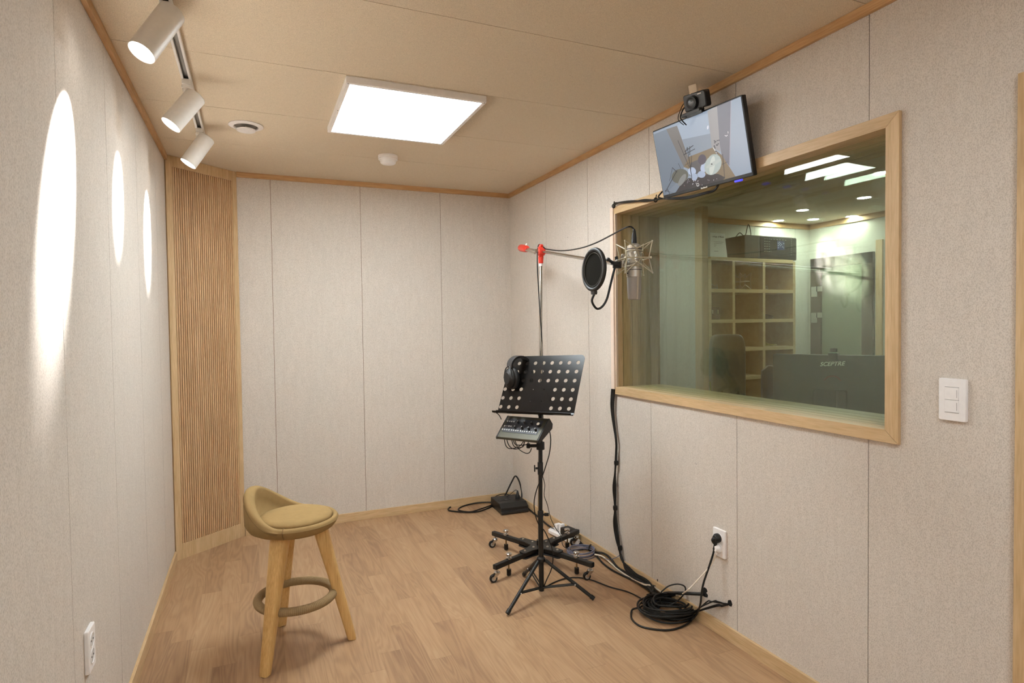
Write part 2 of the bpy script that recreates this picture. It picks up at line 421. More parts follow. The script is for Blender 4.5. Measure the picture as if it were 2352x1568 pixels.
# ------------------------------------------------------------------ window to the control room
mb = MB()   # casing: mitred head, near jamb and sill board (the far jamb is only the reveal edge)
c0, c1 = 0.0, 0.013; W_OUT = 0.043
yi0, yi1, zi0, zi1 = WY0, WY1, WZ0, WZ1; yo0, yo1, zo0, zo1 = WY0 - W_OUT, WY1 + 0.017, WZ0 - 0.040, WZ1 + 0.040
X = XR - c1
mb.prism([(XR, yo0, zo1), (XR, yo1, zo1), (XR, yo1, zi1), (XR, yi0, zi1)], (-c1, 0, 0))
mb.prism([(XR, yo0, zo0), (XR, yo1, zo0), (XR, yo1, zi0), (XR, yi0, zi0)], (-c1, 0, 0))
WIN = struct(mb.build('window_1', M_OAK_Y, smooth=False, bevel=0.0007))
mb = MB(); g = 0.0006
mb.prism([(XR, yo0, zo1 - g), (XR, yi0 - g, zi1), (XR, yi0 - g, zi0), (XR, yo0, zo0 + g)], (-c1, 0, 0)); mb.build('jamb_casing', M_OAK_Z, WIN, smooth=False, bevel=0.0007)
# reveal boards with joints
mb = MB(); xs = [XR - 0.002, 1.832, 1.890, 1.943, 2.009, 2.062, XO + 0.006]
for a, b in zip(xs[:-1], xs[1:]):
    mb.bb((a + 0.0015, WY0 - 0.02, WZ0), (b - 0.0015, WY0, WZ1)); mb.bb((a + 0.0015, WY1, WZ0), (b - 0.0015, WY1 + 0.02, WZ1))
mb.build('reveal_side', M_OAK_Z, WIN, smooth=False)
mb = MB()
for a, b in zip(xs[:-1], xs[1:]):
    mb.bb((a + 0.0012, WY0 - 0.02, WZ1), (b - 0.0012, WY1 + 0.02, WZ1 + 0.02)); mb.bb((a + 0.0012, WY0 - 0.02, WZ0 - 0.02), (b - 0.0012, WY1 + 0.02, WZ0))
mb.build('window_sill', M_OAK_Y, WIN, smooth=False)
mb = MB()
for x in xs[1:-1]:
    for y0, y1, z0, z1 in ((WY0 - 0.016, WY0 - 0.003, WZ0 - 0.016, WZ1 + 0.016), (WY1 + 0.003, WY1 + 0.016, WZ0 - 0.016, WZ1 + 0.016), (WY0, WY1, WZ1 + 0.003, WZ1 + 0.016), (WY0, WY1, WZ0 - 0.016, WZ0 - 0.003)):
        mb.bb((x - 0.0025, y0, z0), (x + 0.0025, y1, z1))
mb.build('gasket', mat('dark gasket', (48, 28, 16), 0.8), WIN, smooth=False)
GL = glass_mat('greenish studio glass', (0.955, 0.978, 0.948, 1))
def pane(name, xc, rz=0.0, ry=0.0, th=0.006):
    c = Vector((xc, (WY0 + WY1) / 2, (WZ0 + WZ1) / 2)); hy, hz = (WY1 - WY0) / 2 - 0.0005, (WZ1 - WZ0) / 2 - 0.0005
    P = []
    for dx in (-th / 2, th / 2):
        for y, z in ((-hy, -hz), (hy, -hz), (hy, hz), (-hy, hz)):
            P.append(c + Vector((dx + rz * y + ry * z, y, z)))
    MB().add(P, [(0, 3, 2, 1), (4, 5, 6, 7), (0, 1, 5, 4), (1, 2, 6, 5), (2, 3, 7, 6), (3, 0, 4, 7)]).build(name, GL, WIN, smooth=False)
for xc, ry in ((1.838, -0.005), (1.890, 0.009), (1.943, 0.009), (1.998, 0.020)): pane('glass_pane', xc, -0.016, ry, 0.004)

# ------------------------------------------------------------------ control room behind the glass
CX1, CY0, CY1, CH2 = 5.2, 0.2, 4.42, 2.30
struct(MB().bb((XO, CY0, -0.06), (CX1, 5.2, 0)).build('floor_control_room', mat('brown carpet', (92, 78, 62), 0.95, noise=(200, 0.2)), smooth=False))
struct(MB().bb((XO, CY0 - 0.1, CH2), (CX1 + 0.1, 5.2, CH2 + 0.06)).build('ceiling_control_room', M_CEIL, smooth=False))
panelled('wall_control_back', 1, CY1, -1, 3.56, CX1 + 0.1, 0, CH2, [3.9, 4.47, 5.0], M_CWALL)
panelled('wall_control_right', 0, CX1, -1, CY0, CY1, 0, CH2, [1.2, 1.8, 2.4, 3.0, 3.55], M_CWALL)
panelled('wall_control_front', 1, CY0, 1, XO, CX1 + 0.1, 0, CH2, [2.9, 3.6, 4.3], M_CWALL)
panelled('wall_control_partition', 0, 3.480, -1, 4.10, 5.2, 0, CH2, [4.5], M_CWALL, thick=0.08)
panelled('wall_control_left', 0, XO, 1, YB + 0.001, 5.2, 0, CH2, [4.6], M_CWALL, thick=0.08)
panelled('wall_control_end', 1, 5.1, -1, XO, 3.56, 0, CH2, [2.8], M_CWALL)
struct(MB().bb((3.470, 4.010, 0), (3.534, 4.098, CH2)).build('trim_4', M_OAK_Z, smooth=False, bevel=0.001))
struct(MB().bb((3.64, CY1 - 0.014, CH2 - 0.05), (CX1, CY1, CH2)).build('trim_5', M_CROWN_X, smooth=False))
struct(MB().bb((CX1 - 0.014, CY0, CH2 - 0.05), (CX1, CY1 - 0.014, CH2)).build('trim_6', M_CROWN_Y, smooth=False))
# dark framed glass door in its right wall
mb = MB()
yA, yB_, zt = 4.385, 3.72, 1.95
for a, b in ((yA, yA - 0.12), (yB_ + 0.11, yB_)): mb.bb((CX1 - 0.03, a, 0.02), (CX1, b, zt))
mb.bb((CX1 - 0.03, yA, zt - 0.10), (CX1, yB_, zt)); mb.bb((CX1 - 0.03, yA, 0.02), (CX1, yB_, 0.14))
D2 = struct(mb.build('door_2', mat('dark brown door frame', (74, 62, 50), 0.5), smooth=False, bevel=0.002))
MB().bb((CX1 - 0.012, yA - 0.12, 0.14), (CX1 - 0.004, yB_ + 0.11, zt - 0.1)).build('door_glass', mat('frosted green glass', (120, 128, 108), 0.25), D2, smooth=False)
mb = MB()
for z in (1.62, 1.36): mb.bb((CX1 - 0.036, 4.37, z - 0.05), (CX1 - 0.03, 4.30, z + 0.05)); mb.bb((CX1 - 0.036, 4.31, z + 0.0), (CX1 - 0.03, 4.24, z + 0.05))
mb.build('hinge', M_CHROME, D2, smooth=False)
struct(MB().bb((CX1 - 0.02, 3.64, 0), (CX1, 3.70, 2.05)).build('trim_7', M_OAK_Z, smooth=False))

# cube shelf
XS = [3.545, 3.812, 4.158, 4.505]; YS0, YS1 = 4.005, 4.04 + 0.3
ZS = [1.866, 1.596, 1.335, 1.088, 0.838, 0.57, 0.30, 0.03]
ZS = [z for z in ZS]
M_SH = wood('shelf board', (226, 202, 156), (204, 176, 128), 'X', scale=10)
M_SHD = wood('shelf back', (150, 122, 86), (116, 90, 60), 'Z', scale=18)
t = thing('cube_shelf', 'tall oak cube shelf three cells wide against the far wall behind the glass', 'shelf', ((XS[0] + XS[-1]) / 2, YS0, 0))
TK = 0.03
mb = MB()
for x in (XS[0] + 0.11 - 0.11, XS[-1]): mb.bb((x - TK / 2, 4.10 if x < 3.6 else YS0, 0), (x + TK / 2, YS1, ZS[0]))
XS0 = 3.565
for xa_ in (XS0 - TK, XS[-1]): MB().bb((xa_, YS0, 0), (xa_ + TK, YS1, ZS[0])).build('side_panel', M_SH, t, smooth=False)
for z in ZS: MB().bb((XS0 - 0.005, YS0, z - TK / 2), (XS[-1], YS1 - 0.01, z + TK / 2)).build('shelf_board', M_SH, t, smooth=False)
for x in XS[1:3]: MB().bb((x - 0.014, YS0 + 0.002, 0.05), (x + 0.014, YS1 - 0.01, ZS[0] - TK / 2)).build('divider', M_SH, t, smooth=False)
MB().bb((XS0, YS1 - 0.01, 0), (XS[-1], YS1, ZS[0])).build('back_panel', M_SHD, t, smooth=False)
TOPZ = ZS[0] + TK / 2

# certificate leaning on top of the shelf
def plane_card(name, P, m, th=0.002, parent=None):
    n = (P[1] - P[0]).cross(P[2] - P[1]).normalized() * th
    return MB().prism(P, n).build(name, m, parent, smooth=False)
yc = 4.06
P = [at(1631, 588.5, 1, yc), at(1670.5, 589.5, 1, yc), at(1664, 537, 1, yc + 0.05), at(1631, 534, 1, yc + 0.05)]
zz = TOPZ + 0.001
P[0].z = P[1].z = zz
t = thing('certificate', 'white printed certificate standing upright on top of the shelf beside the post', 'certificate', tuple(P[0]))
plane_card('sheet', P, mat('white paper', (238, 240, 236), 0.8), 0.002, t)
# writing on the sheet
def text_mesh(name, body, P, ux, uy, size, m, parent, align='LEFT', ext=0.0004, shear=0, bold=0):
    cu = bpy.data.curves.new(name + ' curve', 'FONT'); cu.body = body; cu.size = size; cu.align_x = align; cu.extrude = ext; cu.shear = shear; cu.offset = bold
    o = bpy.data.objects.new('tmp', cu); COL.objects.link(o)
    dg = bpy.context.evaluated_depsgraph_get(); me = bpy.data.meshes.new_from_object(o.evaluated_get(dg)); bpy.data.objects.remove(o)
    ux = Vector(ux).normalized(); uy = Vector(uy).normalized(); uz = ux.cross(uy)
    Mx = Matrix((ux, uy, uz)).transposed().to_4x4(); Mx.translation = Vector(P) - OFF[parent.name]
    me.transform(Mx); me.name = name; me.materials.clear(); me.materials.append(m)
    o = bpy.data.objects.new(name, me); COL.objects.link(o); o.parent = parent; OFF[o.name] = OFF[parent.name]
    return o
ux = (P[1] - P[0]).normalized(); uy = (P[3] - P[0]).normalized(); nn = ux.cross(uy).normalized()
if nn.y > 0: nn = -nn
M_INK = mat('black ink', (60, 60, 60), 0.8)
o0 = P[3] + nn * 0.0015
text_mesh('heading', 'College of Music', o0 + ux * 0.012 - uy * 0.042, ux, uy, 0.021, M_INK, t, bold=0.0003)
mb = MB()
for k, (u, v, l) in enumerate(((0.02, 0.085, 0.13), (0.035, 0.1, 0.1), (0.02, 0.115, 0.05), (0.03, 0.128, 0.03), (0.03, 0.175, 0.06), (0.02, 0.2, 0.13), (0.03, 0.212, 0.1), (0.015, 0.25, 0.03), (0.07, 0.245, 0.02), (0.12, 0.25, 0.05))):
    h = 0.005 if k in (4, 8) else 0.0022
    p = o0 + ux * u - uy * v
    mb.prism([p, p + ux * l, p + ux * l + uy * h, p + uy * h], nn * 0.0003)
mb.build('printed_lines', M_INK, t, smooth=False)

# amplifier rack on top of the shelf
t = thing('rack_case', 'dark rack of studio gear with a small lit display on top of the shelf', 'audio rack', (4.2, 4.13, TOPZ))
fr = [at(1752, 594, 1, 4.03), at(1830, 596, 1, 4.03)]
xa, xb = at(1748, 590, 1, 4.03).x, at(1832, 590, 1, 4.03).x; hz = at(1790, 543, 1, 4.03).z
MB().rbox(((xa + xb) / 2 - 0.09, 4.17, (TOPZ + 0.002 + hz) / 2), (xb - xa + 0.18, 0.26, hz - TOPZ - 0.004), 0.01).build('case', mat('dark grey case', (66, 62, 54), 0.6, noise=(90, 0.2)), t)
MB().bb((xa, 4.038, TOPZ + 0.012), (xb - 0.01, 4.041, hz - 0.01)).build('front_panel', mat('dark front panel', (44, 42, 38), 0.4), t, smooth=False)
MB().bb((xa + 0.20, 4.033, TOPZ + 0.09), (xa + 0.285, 4.037, TOPZ + 0.17)).build('display', emis('blue display', (80, 86, 140), 0.7), t, smooth=False)
mb = MB(); x0 = xa + 0.205
for i, j in ((0, 5), (1, 4), (2, 5), (1, 6), (0, 3), (2, 3), (3, 4), (0, 1), (4, 2), (5, 5), (5, 1)):
    mb.bb((x0 + i * 0.013, 4.031, TOPZ + 0.095 + j * 0.01), (x0 + i * 0.013 + 0.009, 4.033, TOPZ + 0.095 + j * 0.01 + 0.006))
mb.build('display_digits', emis('display glyphs', (225, 230, 255), 1.0), t, smooth=False)
mb = MB()
for i in range(3):
    for j in range(6): mb.bb((xa + 0.045 + i * 0.026, 4.031, TOPZ + 0.07 + j * 0.022), (xa + 0.055 + i * 0.026, 4.036, TOPZ + 0.074 + j * 0.022))
for j in range(9): mb.bb((xb - 0.075, 4.031, TOPZ + 0.05 + j * 0.02), (xb - 0.071, 4.036, TOPZ + 0.054 + j * 0.02))
for j in range(6): mb.bb((xa + 0.12 + j * 0.035, 4.031, hz - 0.03), (xa + 0.132 + j * 0.035, 4.036, hz - 0.026))
o_ = mb.build('indicator_dots', emis('small indicator', (200, 200, 190), 0.6), t, smooth=False); o_['kind'] = 'stuff'
tag(MB().tube([(4.02, 4.2, hz + 0.004), (4.05, 4.18, hz + 0.04), (4.1, 4.17, hz + 0.012), (4.14, 4.17, hz + 0.12), (4.17, 4.17, hz + 0.03), (4.13, 4.17, hz + 0.006)], 0.004).build('loose_wire', M_RUBBER), 'thin black wire looping up above the rack on the shelf', 'wire')

# wire shock mounts in the upper row of shelf cells, and small items below
def shelf_item(i, px, zc): return None
def spider(name, c, s, label, tall=True, grp='spare shock mounts in the shelf'):
    t = thing(name, label, 'shock mount', (c[0], c[1], c[2]), grp); c = Vector(c); mb = MB()
    if tall:
        for k in range(4):
            a = math.pi / 2 * k + 0.5; b = a + math.pi / 4
            p = lambda an, r, z: c + Vector((math.cos(an) * r * s, math.sin(an) * r * s, z * s))
            mb.tube([p(a, 1, 2.0), p(b, 0.6, 1.45), p(a + math.pi / 2, 1, 2.0)], 0.0022, 6, smooth=False)
            mb.tube([p(a, 1, 0.03), p(b, 0.6, 0.6), p(a + math.pi / 2, 1, 0.03)], 0.0022, 6, smooth=False)
            mb.tube([p(a, 1, 2.0), p(a, 0.9, 1.0), p(a, 1, 0.03)], 0.0022, 6, smooth=False)
        mb.torus(c + Vector((0, 0, s * 1.0)), s * 0.75, 0.003, seg=24, ss=6)
    else:
        mb.torus(c + Vector((0, 0, 0.03)), s * 0.7, 0.003, (0.3, 0, 1), seg=24, ss=6); mb.torus(c + Vector((0, 0, 0.008)), s * 0.7, 0.003, seg=24, ss=6)
        for k in range(4):
            a = math.pi / 2 * k; mb.tube([c + Vector((math.cos(a) * s, math.sin(a) * s, 0.006)), c + Vector((math.cos(a + 1) * s * 0.6, math.sin(a + 1) * s * 0.6, 0.05))], 0.0025, 6, smooth=False)
        mb.cyl(c + Vector((-s, 0, 0.02)), c + Vector((-s * 0.4, 0, 0.02)), 0.012)
    mb.build('wire_frame', M_STEEL, t)
z1 = ZS[1] + TK / 2
spider('shock_mount_spare', (3.68, 4.13, z1), 0.07, 'silver wire shock mount lying in the left cell of the upper shelf row', False)
spider('shock_mount_spare', (4.02, 4.12, z1), 0.075, 'silver wire shock mount standing in the middle cell of the upper shelf row')
spider('shock_mount_spare', (4.25, 4.12, z1), 0.07, 'silver wire shock mount lying in the right cell of the upper shelf row', False)
z2 = ZS[2] + TK / 2
t = thing('equipment_box', 'dark box with two small metal latches in the second shelf row, left cell', 'box', (3.68, 4.12, z2))
MB().rbox((3.68, 4.17, z2 + 0.056), (0.115, 0.16, 0.108), 0.006).build('case', mat('dark brown case', (60, 52, 44), 0.6), t)
for x in (3.65, 3.71): MB().bb((x - 0.006, 4.086, z2 + 0.05), (x + 0.006, 4.092, z2 + 0.085)).build('latch', M_STEEL, t, smooth=False)
tag(MB().torus((3.88, 4.12, z2 + 0.045), 0.036, 0.009, (0.2, 1, 0), 20, 8).build('cable_roll', M_RUBBER), 'small black cable roll standing in the middle cell of the second shelf row', 'cable')
mb = MB()
for k in range(4): mb.torus((4.30, 4.14, z2 + 0.006 + 0.008 * k), 0.075 - 0.005 * (k % 2), 0.004, (0.05 * k, 0.03, 1), 28, 6)
tag(mb.build('cable_roll', M_RUBBER), 'flat grey coil of cable in the right cell of the second shelf row', 'cable')
z3 = ZS[3] + TK / 2
mb = MB(); mb.tube([(4.19, 4.06, z3 + 0.06), (4.24, 4.06, z3 + 0.03), (4.32, 4.06, z3 + 0.006)], 0.004); mb.tube([(4.19, 4.08, z3 + 0.008), (4.32, 4.09, z3 + 0.012)], 0.004, smooth=False); mb.torus((4.36, 4.13, z3 + 0.012), 0.05, 0.006, seg=20, ss=6)
tag(mb.build('yellow_cable', mat('yellow cable', (176, 168, 90), 0.5)), 'yellow cable piece lying in the right cell of the third shelf row', 'cable')
z4 = ZS[4] + TK / 2
tag(MB().lathe([(0.035, 0), (0.04, 0.02), (0.02, 0.045), (0.008, 0.05)], (3.87, 4.1, z4), seg=20).build('knob_cap', M_BLKPL), 'small dark round item on the low shelf board behind the speaker', 'cap')

# studio speaker and computer monitor on the desk
t = thing('desk', 'dark control room desk just below the window', 'desk', (2.75, 2.5, 0))
MB().bb((2.14, 1.25, 0.70), (3.05, 3.25, 0.735)).build('worktop', mat('dark desk top', (58, 50, 42), 0.5), t, smooth=False, bevel=0.003)
for x in (2.18, 3.0):
    for y in (1.3, 3.2): MB().bb((x - 0.02, y - 0.02, 0), (x + 0.02, y + 0.02, 0.70)).build('leg', M_BLACK, t, smooth=False)
sp = near(1669.5, 850, (2.62, 3.05, 1.0)); dsp = 3.83
# speaker body: rounded box seen from behind
sc_ = Vector((sp.x, sp.y, 0))
szt = near(1669.5, 767, sp).z; szb = 0.737
R = Matrix.Rotation(math.radians(-30), 3, 'Z')
t = thing('studio_speaker', 'grey rounded studio monitor speaker seen from behind through the glass', 'speaker', (sp.x, sp.y, szb))
def soft_box(c, d, R, e=0.32, n=14, mtop=1.0):
    """superellipsoid body"""
    V = []; F = []; m2 = 2 * n
    def f(w_, e_): return math.copysign(abs(w_) ** e_, w_)
    for i in range(n + 1):
        ph = -math.pi / 2 + math.pi * i / n
        for k in range(m2):
            th = 2 * math.pi * k / m2
            V.append(R @ Vector((d[0] / 2 * f(math.cos(ph), e) * f(math.cos(th), e), d[1] / 2 * f(math.cos(ph), e) * f(math.sin(th), e), d[2] / 2 * f(math.sin(ph), e * mtop))) + Vector(c))
    for i in range(n):
        for k in range(m2): F.append((i * m2 + k, i * m2 + (k + 1) % m2, (i + 1) * m2 + (k + 1) % m2, (i + 1) * m2 + k))
    return V, F
v_, f_ = soft_box((sp.x, sp.y, (szt + szb) / 2 + 0.012), (0.205, 0.17, szt - szb - 0.025), R)
M_SPK = mat('dark grey speaker shell', (112, 110, 102), 0.38)
MB().add(v_, f_).build('cabinet', M_SPK, t, ang=80)
MB().rbox((sp.x, sp.y, szb + 0.012), (0.16, 0.14, 0.022), 0.01, R).build('foot', M_BLKPL, t)
bk = R @ Vector((0, -1, 0))
MB().rbox(Vector((sp.x, sp.y, szb + 0.11)) + bk * 0.078, (0.12, 0.012, 0.10), 0.01, R).build('rear_panel', M_BLKPL, t)
yc_ = near(1628, 875, sp)
tag(MB().tube([yc_ + bk * 0.03, yc_ + bk * 0.035 + Vector((0.004, 0, -0.05)), near(1627, 905, sp) + bk * 0.04, near(1622, 935, sp) + bk * 0.05], 0.0035).build('yellow_cable', mat('yellow green cable', (190, 196, 80), 0.5)), 'yellow-green cable hanging from the back of the grey speaker behind the glass', 'cable')
# monitor
mc = Vector((2.47, 1.975, 0)); md = Vector((-0.485, 0.875, 0)).normalized()
P0 = onplane(1777, 812, mc, (md.y, -md.x, 0)); P1 = onplane(2056, 817, mc, (md.y, -md.x, 0)); zt_ = (P0.z + P1.z) / 2
ctr = (P0 + P1) / 2; wd = (P1 - P0).length; md = (P0 - P1); md.z = 0; md.normalize(); Rm_ = Matrix((md * -1, Vector((-md.y, md.x, 0)) * 1, (0, 0, 1))).transposed()
fn = Vector((-md.y, md.x, 0)); fn = fn if (CAM - ctr).dot(fn) > 0 else -fn
t = thing('computer_monitor', 'large black computer monitor seen from behind with white SCEPTRE lettering', 'monitor', (ctr.x, ctr.y, 0.737))
Rm_ = Matrix((-md, -fn, Vector((0, 0, 1)))).transposed()
M_MON = mat('dark monitor shell', (58, 56, 50), 0.45)
MB().rbox((ctr.x, ctr.y, zt_ - 0.18), (wd, 0.03, 0.36), 0.008, Rm_).build('housing', M_MON, t)
MB().rbox(Vector((ctr.x, ctr.y, zt_ - 0.24)) + fn * 0.022, (0.14, 0.02, 0.16), 0.01, Rm_).build('rear_cover', M_BLKPL, t)
MB().rbox(Vector((ctr.x, ctr.y, 0.87)) + fn * 0.035, (0.06, 0.02, 0.26), 0.006, Rm_).build('stand_neck', M_BLKPL, t)
MB().rbox(Vector((ctr.x, ctr.y, 0.744)), (0.28, 0.18, 0.012), 0.004, Rm_).build('stand_base', M_BLKPL, t)
lp = onplane(1883, 840.5, ctr + fn * 0.016, fn); lq = onplane(1947, 838.5, ctr + fn * 0.016, fn)
M_LOGO = mat('pale logo paint', (235, 235, 230), 0.4)
text_mesh('logo', 'SCEPTRE', lp + fn * 0.0008, (lq - lp), (0, 0, 1), 0.0262, M_LOGO, t, shear=0.3, bold=0.0004)
red = mat('dark red trim', (120, 32, 30), 0.5)
mb = MB(); rc = onplane(1912, 868, ctr + fn * 0.034, fn)
mb.tube([rc + (-md) * (-0.035) + Vector((0, 0, -0.012)), rc + (-md) * (-0.02) + Vector((0, 0, 0.004)), rc + Vector((0, 0, 0.009)), rc + (-md) * 0.02 + Vector((0, 0, 0.004)), rc + (-md) * 0.035 + Vector((0, 0, -0.012))], 0.0028, 8)
mb.build('red_stand_ring', red, t)
# webcam on top
wp = ctr + fn * 0.0; wp = onplane(1915, 800, ctr, fn)
t = thing('webcam', 'small black webcam clipped on top of the lettered monitor', 'webcam', (wp.x, wp.y, zt_))
MB().rbox((wp.x, wp.y, zt_ + 0.022), (0.03, 0.02, 0.018), 0.006, Rm_).build('body', M_BLKPL, t)
MB().rbox(Vector((wp.x, wp.y, zt_ + 0.004)), (0.04, 0.05, 0.008), 0.002, Rm_).build('clip', M_BLKPL, t)
MB().rbox(Vector((wp.x, wp.y, zt_ + 0.0095)) + fn * 0.012, (0.036, 0.01, 0.0025), 0.001, Rm_).build('edge', mat('pale green plastic edge', (170, 210, 190), 0.4), t)
MB().rbox(Vector((wp.x, wp.y, zt_ - 0.012)) + fn * 0.022, (0.036, 0.006, 0.03), 0.002, Rm_).build('rear_tab', M_BLKPL, t)
# dark bracket with silver screws between speaker and monitor
bp_ = near(1766, 880, (2.5, 2.25, 1.1))
t = thing('mic_arm_base', 'dark folded desk arm with two silver screws beside the lettered monitor', 'desk arm', (bp_.x, bp_.y, 0.737))
Rb = Matrix.Rotation(math.radians(-35), 3, 'Z')
poly = [(-0.035, 0.737), (0.04, 0.737), (0.032, 0.98), (0.02, 1.012), (-0.004, 1.016), (-0.036, 0.985)]
ztp = near(1766, 838, bp_).z; poly = [(x, z if z < 0.8 else z - 1.016 + ztp) for x, z in poly]
dv = Rb @ Vector((0, 0.03, 0))
MB().prism([Rb @ Vector((x, -0.015, 0)) + Vector((bp_.x, bp_.y, z)) for x, z in poly], dv).build('arm', mat('dark brown metal', (52, 42, 36), 0.4), t, smooth=False, bevel=0.004)
for q in ((1779.5, 849.5), (1776.5, 867.5)):
    c = near(q[0], q[1], bp_) - Rb @ Vector((0, 0.019, 0)); MB().lathe([(0.004, 0), (0.004, 0.003), (0.0025, 0.004)], c, -(Rb @ Vector((0, 1, 0))), 12).build('screw', M_CHROME, t)

# downlights of the control room
DL = [((1843, 482), 'leftmost of the round downlights in the room behind the glass'), ((1985, 453), 'round recessed downlight high in the room behind the glass, below the nearest one'),
      ((1956, 496), 'round recessed downlight low above the spotlit wall behind the glass'), ((2025, 396), 'round recessed downlight nearest the window head behind the glass'),
      ((1788, 506), 'small farthest round downlight over the shelf behind the glass'), ((1868, 503), 'round recessed downlight above the right end of the shelf behind the glass')]
for (px, lb) in DL:
    p = at(*px, 2, CH2)
    t = thing('downlight', lb, 'downlight', (p.x, p.y, CH2), 'downlights of the control room')
    MB().lathe([(0.045, 0), (0.062, 0), (0.062, -0.003), (0.05, -0.005), (0.045, 0)], p, seg=24, cap=False).build('trim_ring', M_WHITE, t)
    MB().lathe([(0.0, -0.0015), (0.045, -0.001), (0.045, 0.0)], p, seg=24).build('diffuser', emis('downlight glow', (246, 250, 255), DOWN_W), t)
for p, lb in (((2.85, 3.95), 'added round downlight lighting the partition from just above the window head'), ((2.75, 4.6), 'added round downlight lighting the partition, in the passage left of the cube shelf')):  # two extra downlights, added to brighten the partition wall behind the glass
    t = thing('downlight', lb, 'downlight', (p[0], p[1], CH2), 'downlights of the control room')
    MB().lathe([(0.045, 0), (0.062, 0), (0.062, -0.003), (0.05, -0.005), (0.045, 0)], (p[0], p[1], CH2), seg=24, cap=False).build('trim_ring', M_WHITE, t)
    MB().lathe([(0.0, -0.0015), (0.045, -0.001), (0.045, 0.0)], (p[0], p[1], CH2), seg=24).build('diffuser', MATS['downlight glow'], t)

# ------------------------------------------------------------------ ceiling fittings
def panel_light(x0, x1, y0, y1, label, level=1.0):
    ZP = H - 0.028
    t = thing('panel_light', label, 'ceiling light', ((x0 + x1) / 2, (y0 + y1) / 2, H))
    bw = 0.017; mb = MB()
    for a, b in (((x0, y0), (x1, y0 + bw)), ((x0, y1 - bw), (x1, y1)), ((x0, y0 + bw), (x0 + bw, y1 - bw)), ((x1 - bw, y0 + bw), (x1, y1 - bw))): mb.bb((*a, ZP), (*b, H))
    mb.build('frame', M_WHITE, t, smooth=False, bevel=0.0015)
    MB().bb((x0 + bw, y0 + bw, ZP + 0.0015), (x1 - bw, y1 - bw, ZP + 0.006)).build('diffuser', emis('panel glow %.2f' % level, (240, 249, 252), PANEL_W * level), t, smooth=False)
    for x, y in ((x0 + 0.008, y0 + 0.008), (x1 - 0.008, y0 + 0.008), (x0 + 0.008, (y0 + y1) / 2), (x1 - 0.008, (y0 + y1) / 2 + 0.05)):
        MB().cyl((x, y, ZP - 0.0008), (x, y, ZP + 0.001), 0.0025, seg=8).build('screw', mat('dark screw', (90, 86, 80), 0.4, 0.6), t)
panel_light(0.357, 0.946, 2.440, 3.092, 'glowing rectangular flat ceiling light in a white frame')
panel_light(0.357, 0.946, -0.62, 0.03, 'second flat ceiling light, in the near half of the room behind the viewpoint', 0.85)
# smoke detector
p = at(891, 358, 2, H); 
t = thing('smoke_detector', 'small round white smoke detector on the ceiling beyond the flat light', 'smoke detector', (p.x, p.y, H))
MB().lathe([(0.056, 0), (0.056, -0.012), (0.052, -0.015), (0.052, -0.018), (0.055, -0.019), (0.055, -0.022), (0.05, -0.026)], p, seg=32).build('base', M_WHITE, t)
MB().lathe([(0.048, -0.026), (0.043, -0.042), (0.036, -0.047), (0.0, -0.049)], p, seg=32).build('cap', M_WHITE, t)
# air vent
p = at(565, 288, 2, H)
t = thing('air_vent', 'round white ceiling air vent with a hanging centre disc, near the slatted corner', 'vent', (p.x, p.y, H))
MB().lathe([(0.053, 0.0), (0.078, -0.001), (0.079, -0.004), (0.07, -0.008), (0.056, -0.009), (0.053, -0.004)], p, seg=40, cap=False).build('ring', M_WHITE, t)
MB().lathe([(0.053, -0.002), (0.051, -0.0005), (0.0, -0.0004)], p, seg=32).build('throat', mat('grey metal throat', (120, 114, 106), 0.4, 0.4), t)
MB().lathe([(0.0, -0.020), (0.042, -0.020), (0.044, -0.023), (0.042, -0.027), (0.0, -0.033)], p, seg=36).build('disc', M_WHITE, t)
MB().cyl((p.x, p.y, H - 0.021), (p.x, p.y, H), 0.006).build('stem', M_STEEL, t)

# spotlight track
TX = -0.217
t = thing('light_track', 'long white spotlight track fixed to the ceiling along the left wall', 'light track', (TX, 2.2, H))
mb = MB()
mb.bb((TX - 0.017, 1.2, H - 0.006), (TX + 0.017, 3.42, H)); mb.bb((TX - 0.017, 1.2, H - 0.019), (TX - 0.009, 3.42, H - 0.006)); mb.bb((TX + 0.009, 1.2, H - 0.019), (TX + 0.017, 3.42, H - 0.006))
mb.build('rail', M_WHITE, t, smooth=False, bevel=0.0008)
mb = MB(); mb.bb((TX - 0.018, 3.42, H - 0.02), (TX + 0.018, 3.432, H)); mb.build('end_cap', M_WHITE, t, smooth=False, bevel=0.001)
mb = MB(); mb.bb((TX - 0.009, 1.2, H - 0.0068), (TX + 0.009, 3.42, H - 0.006)); mb.build('channel', mat('grey track channel', (96, 92, 86), 0.5, 0.3), t, smooth=False)
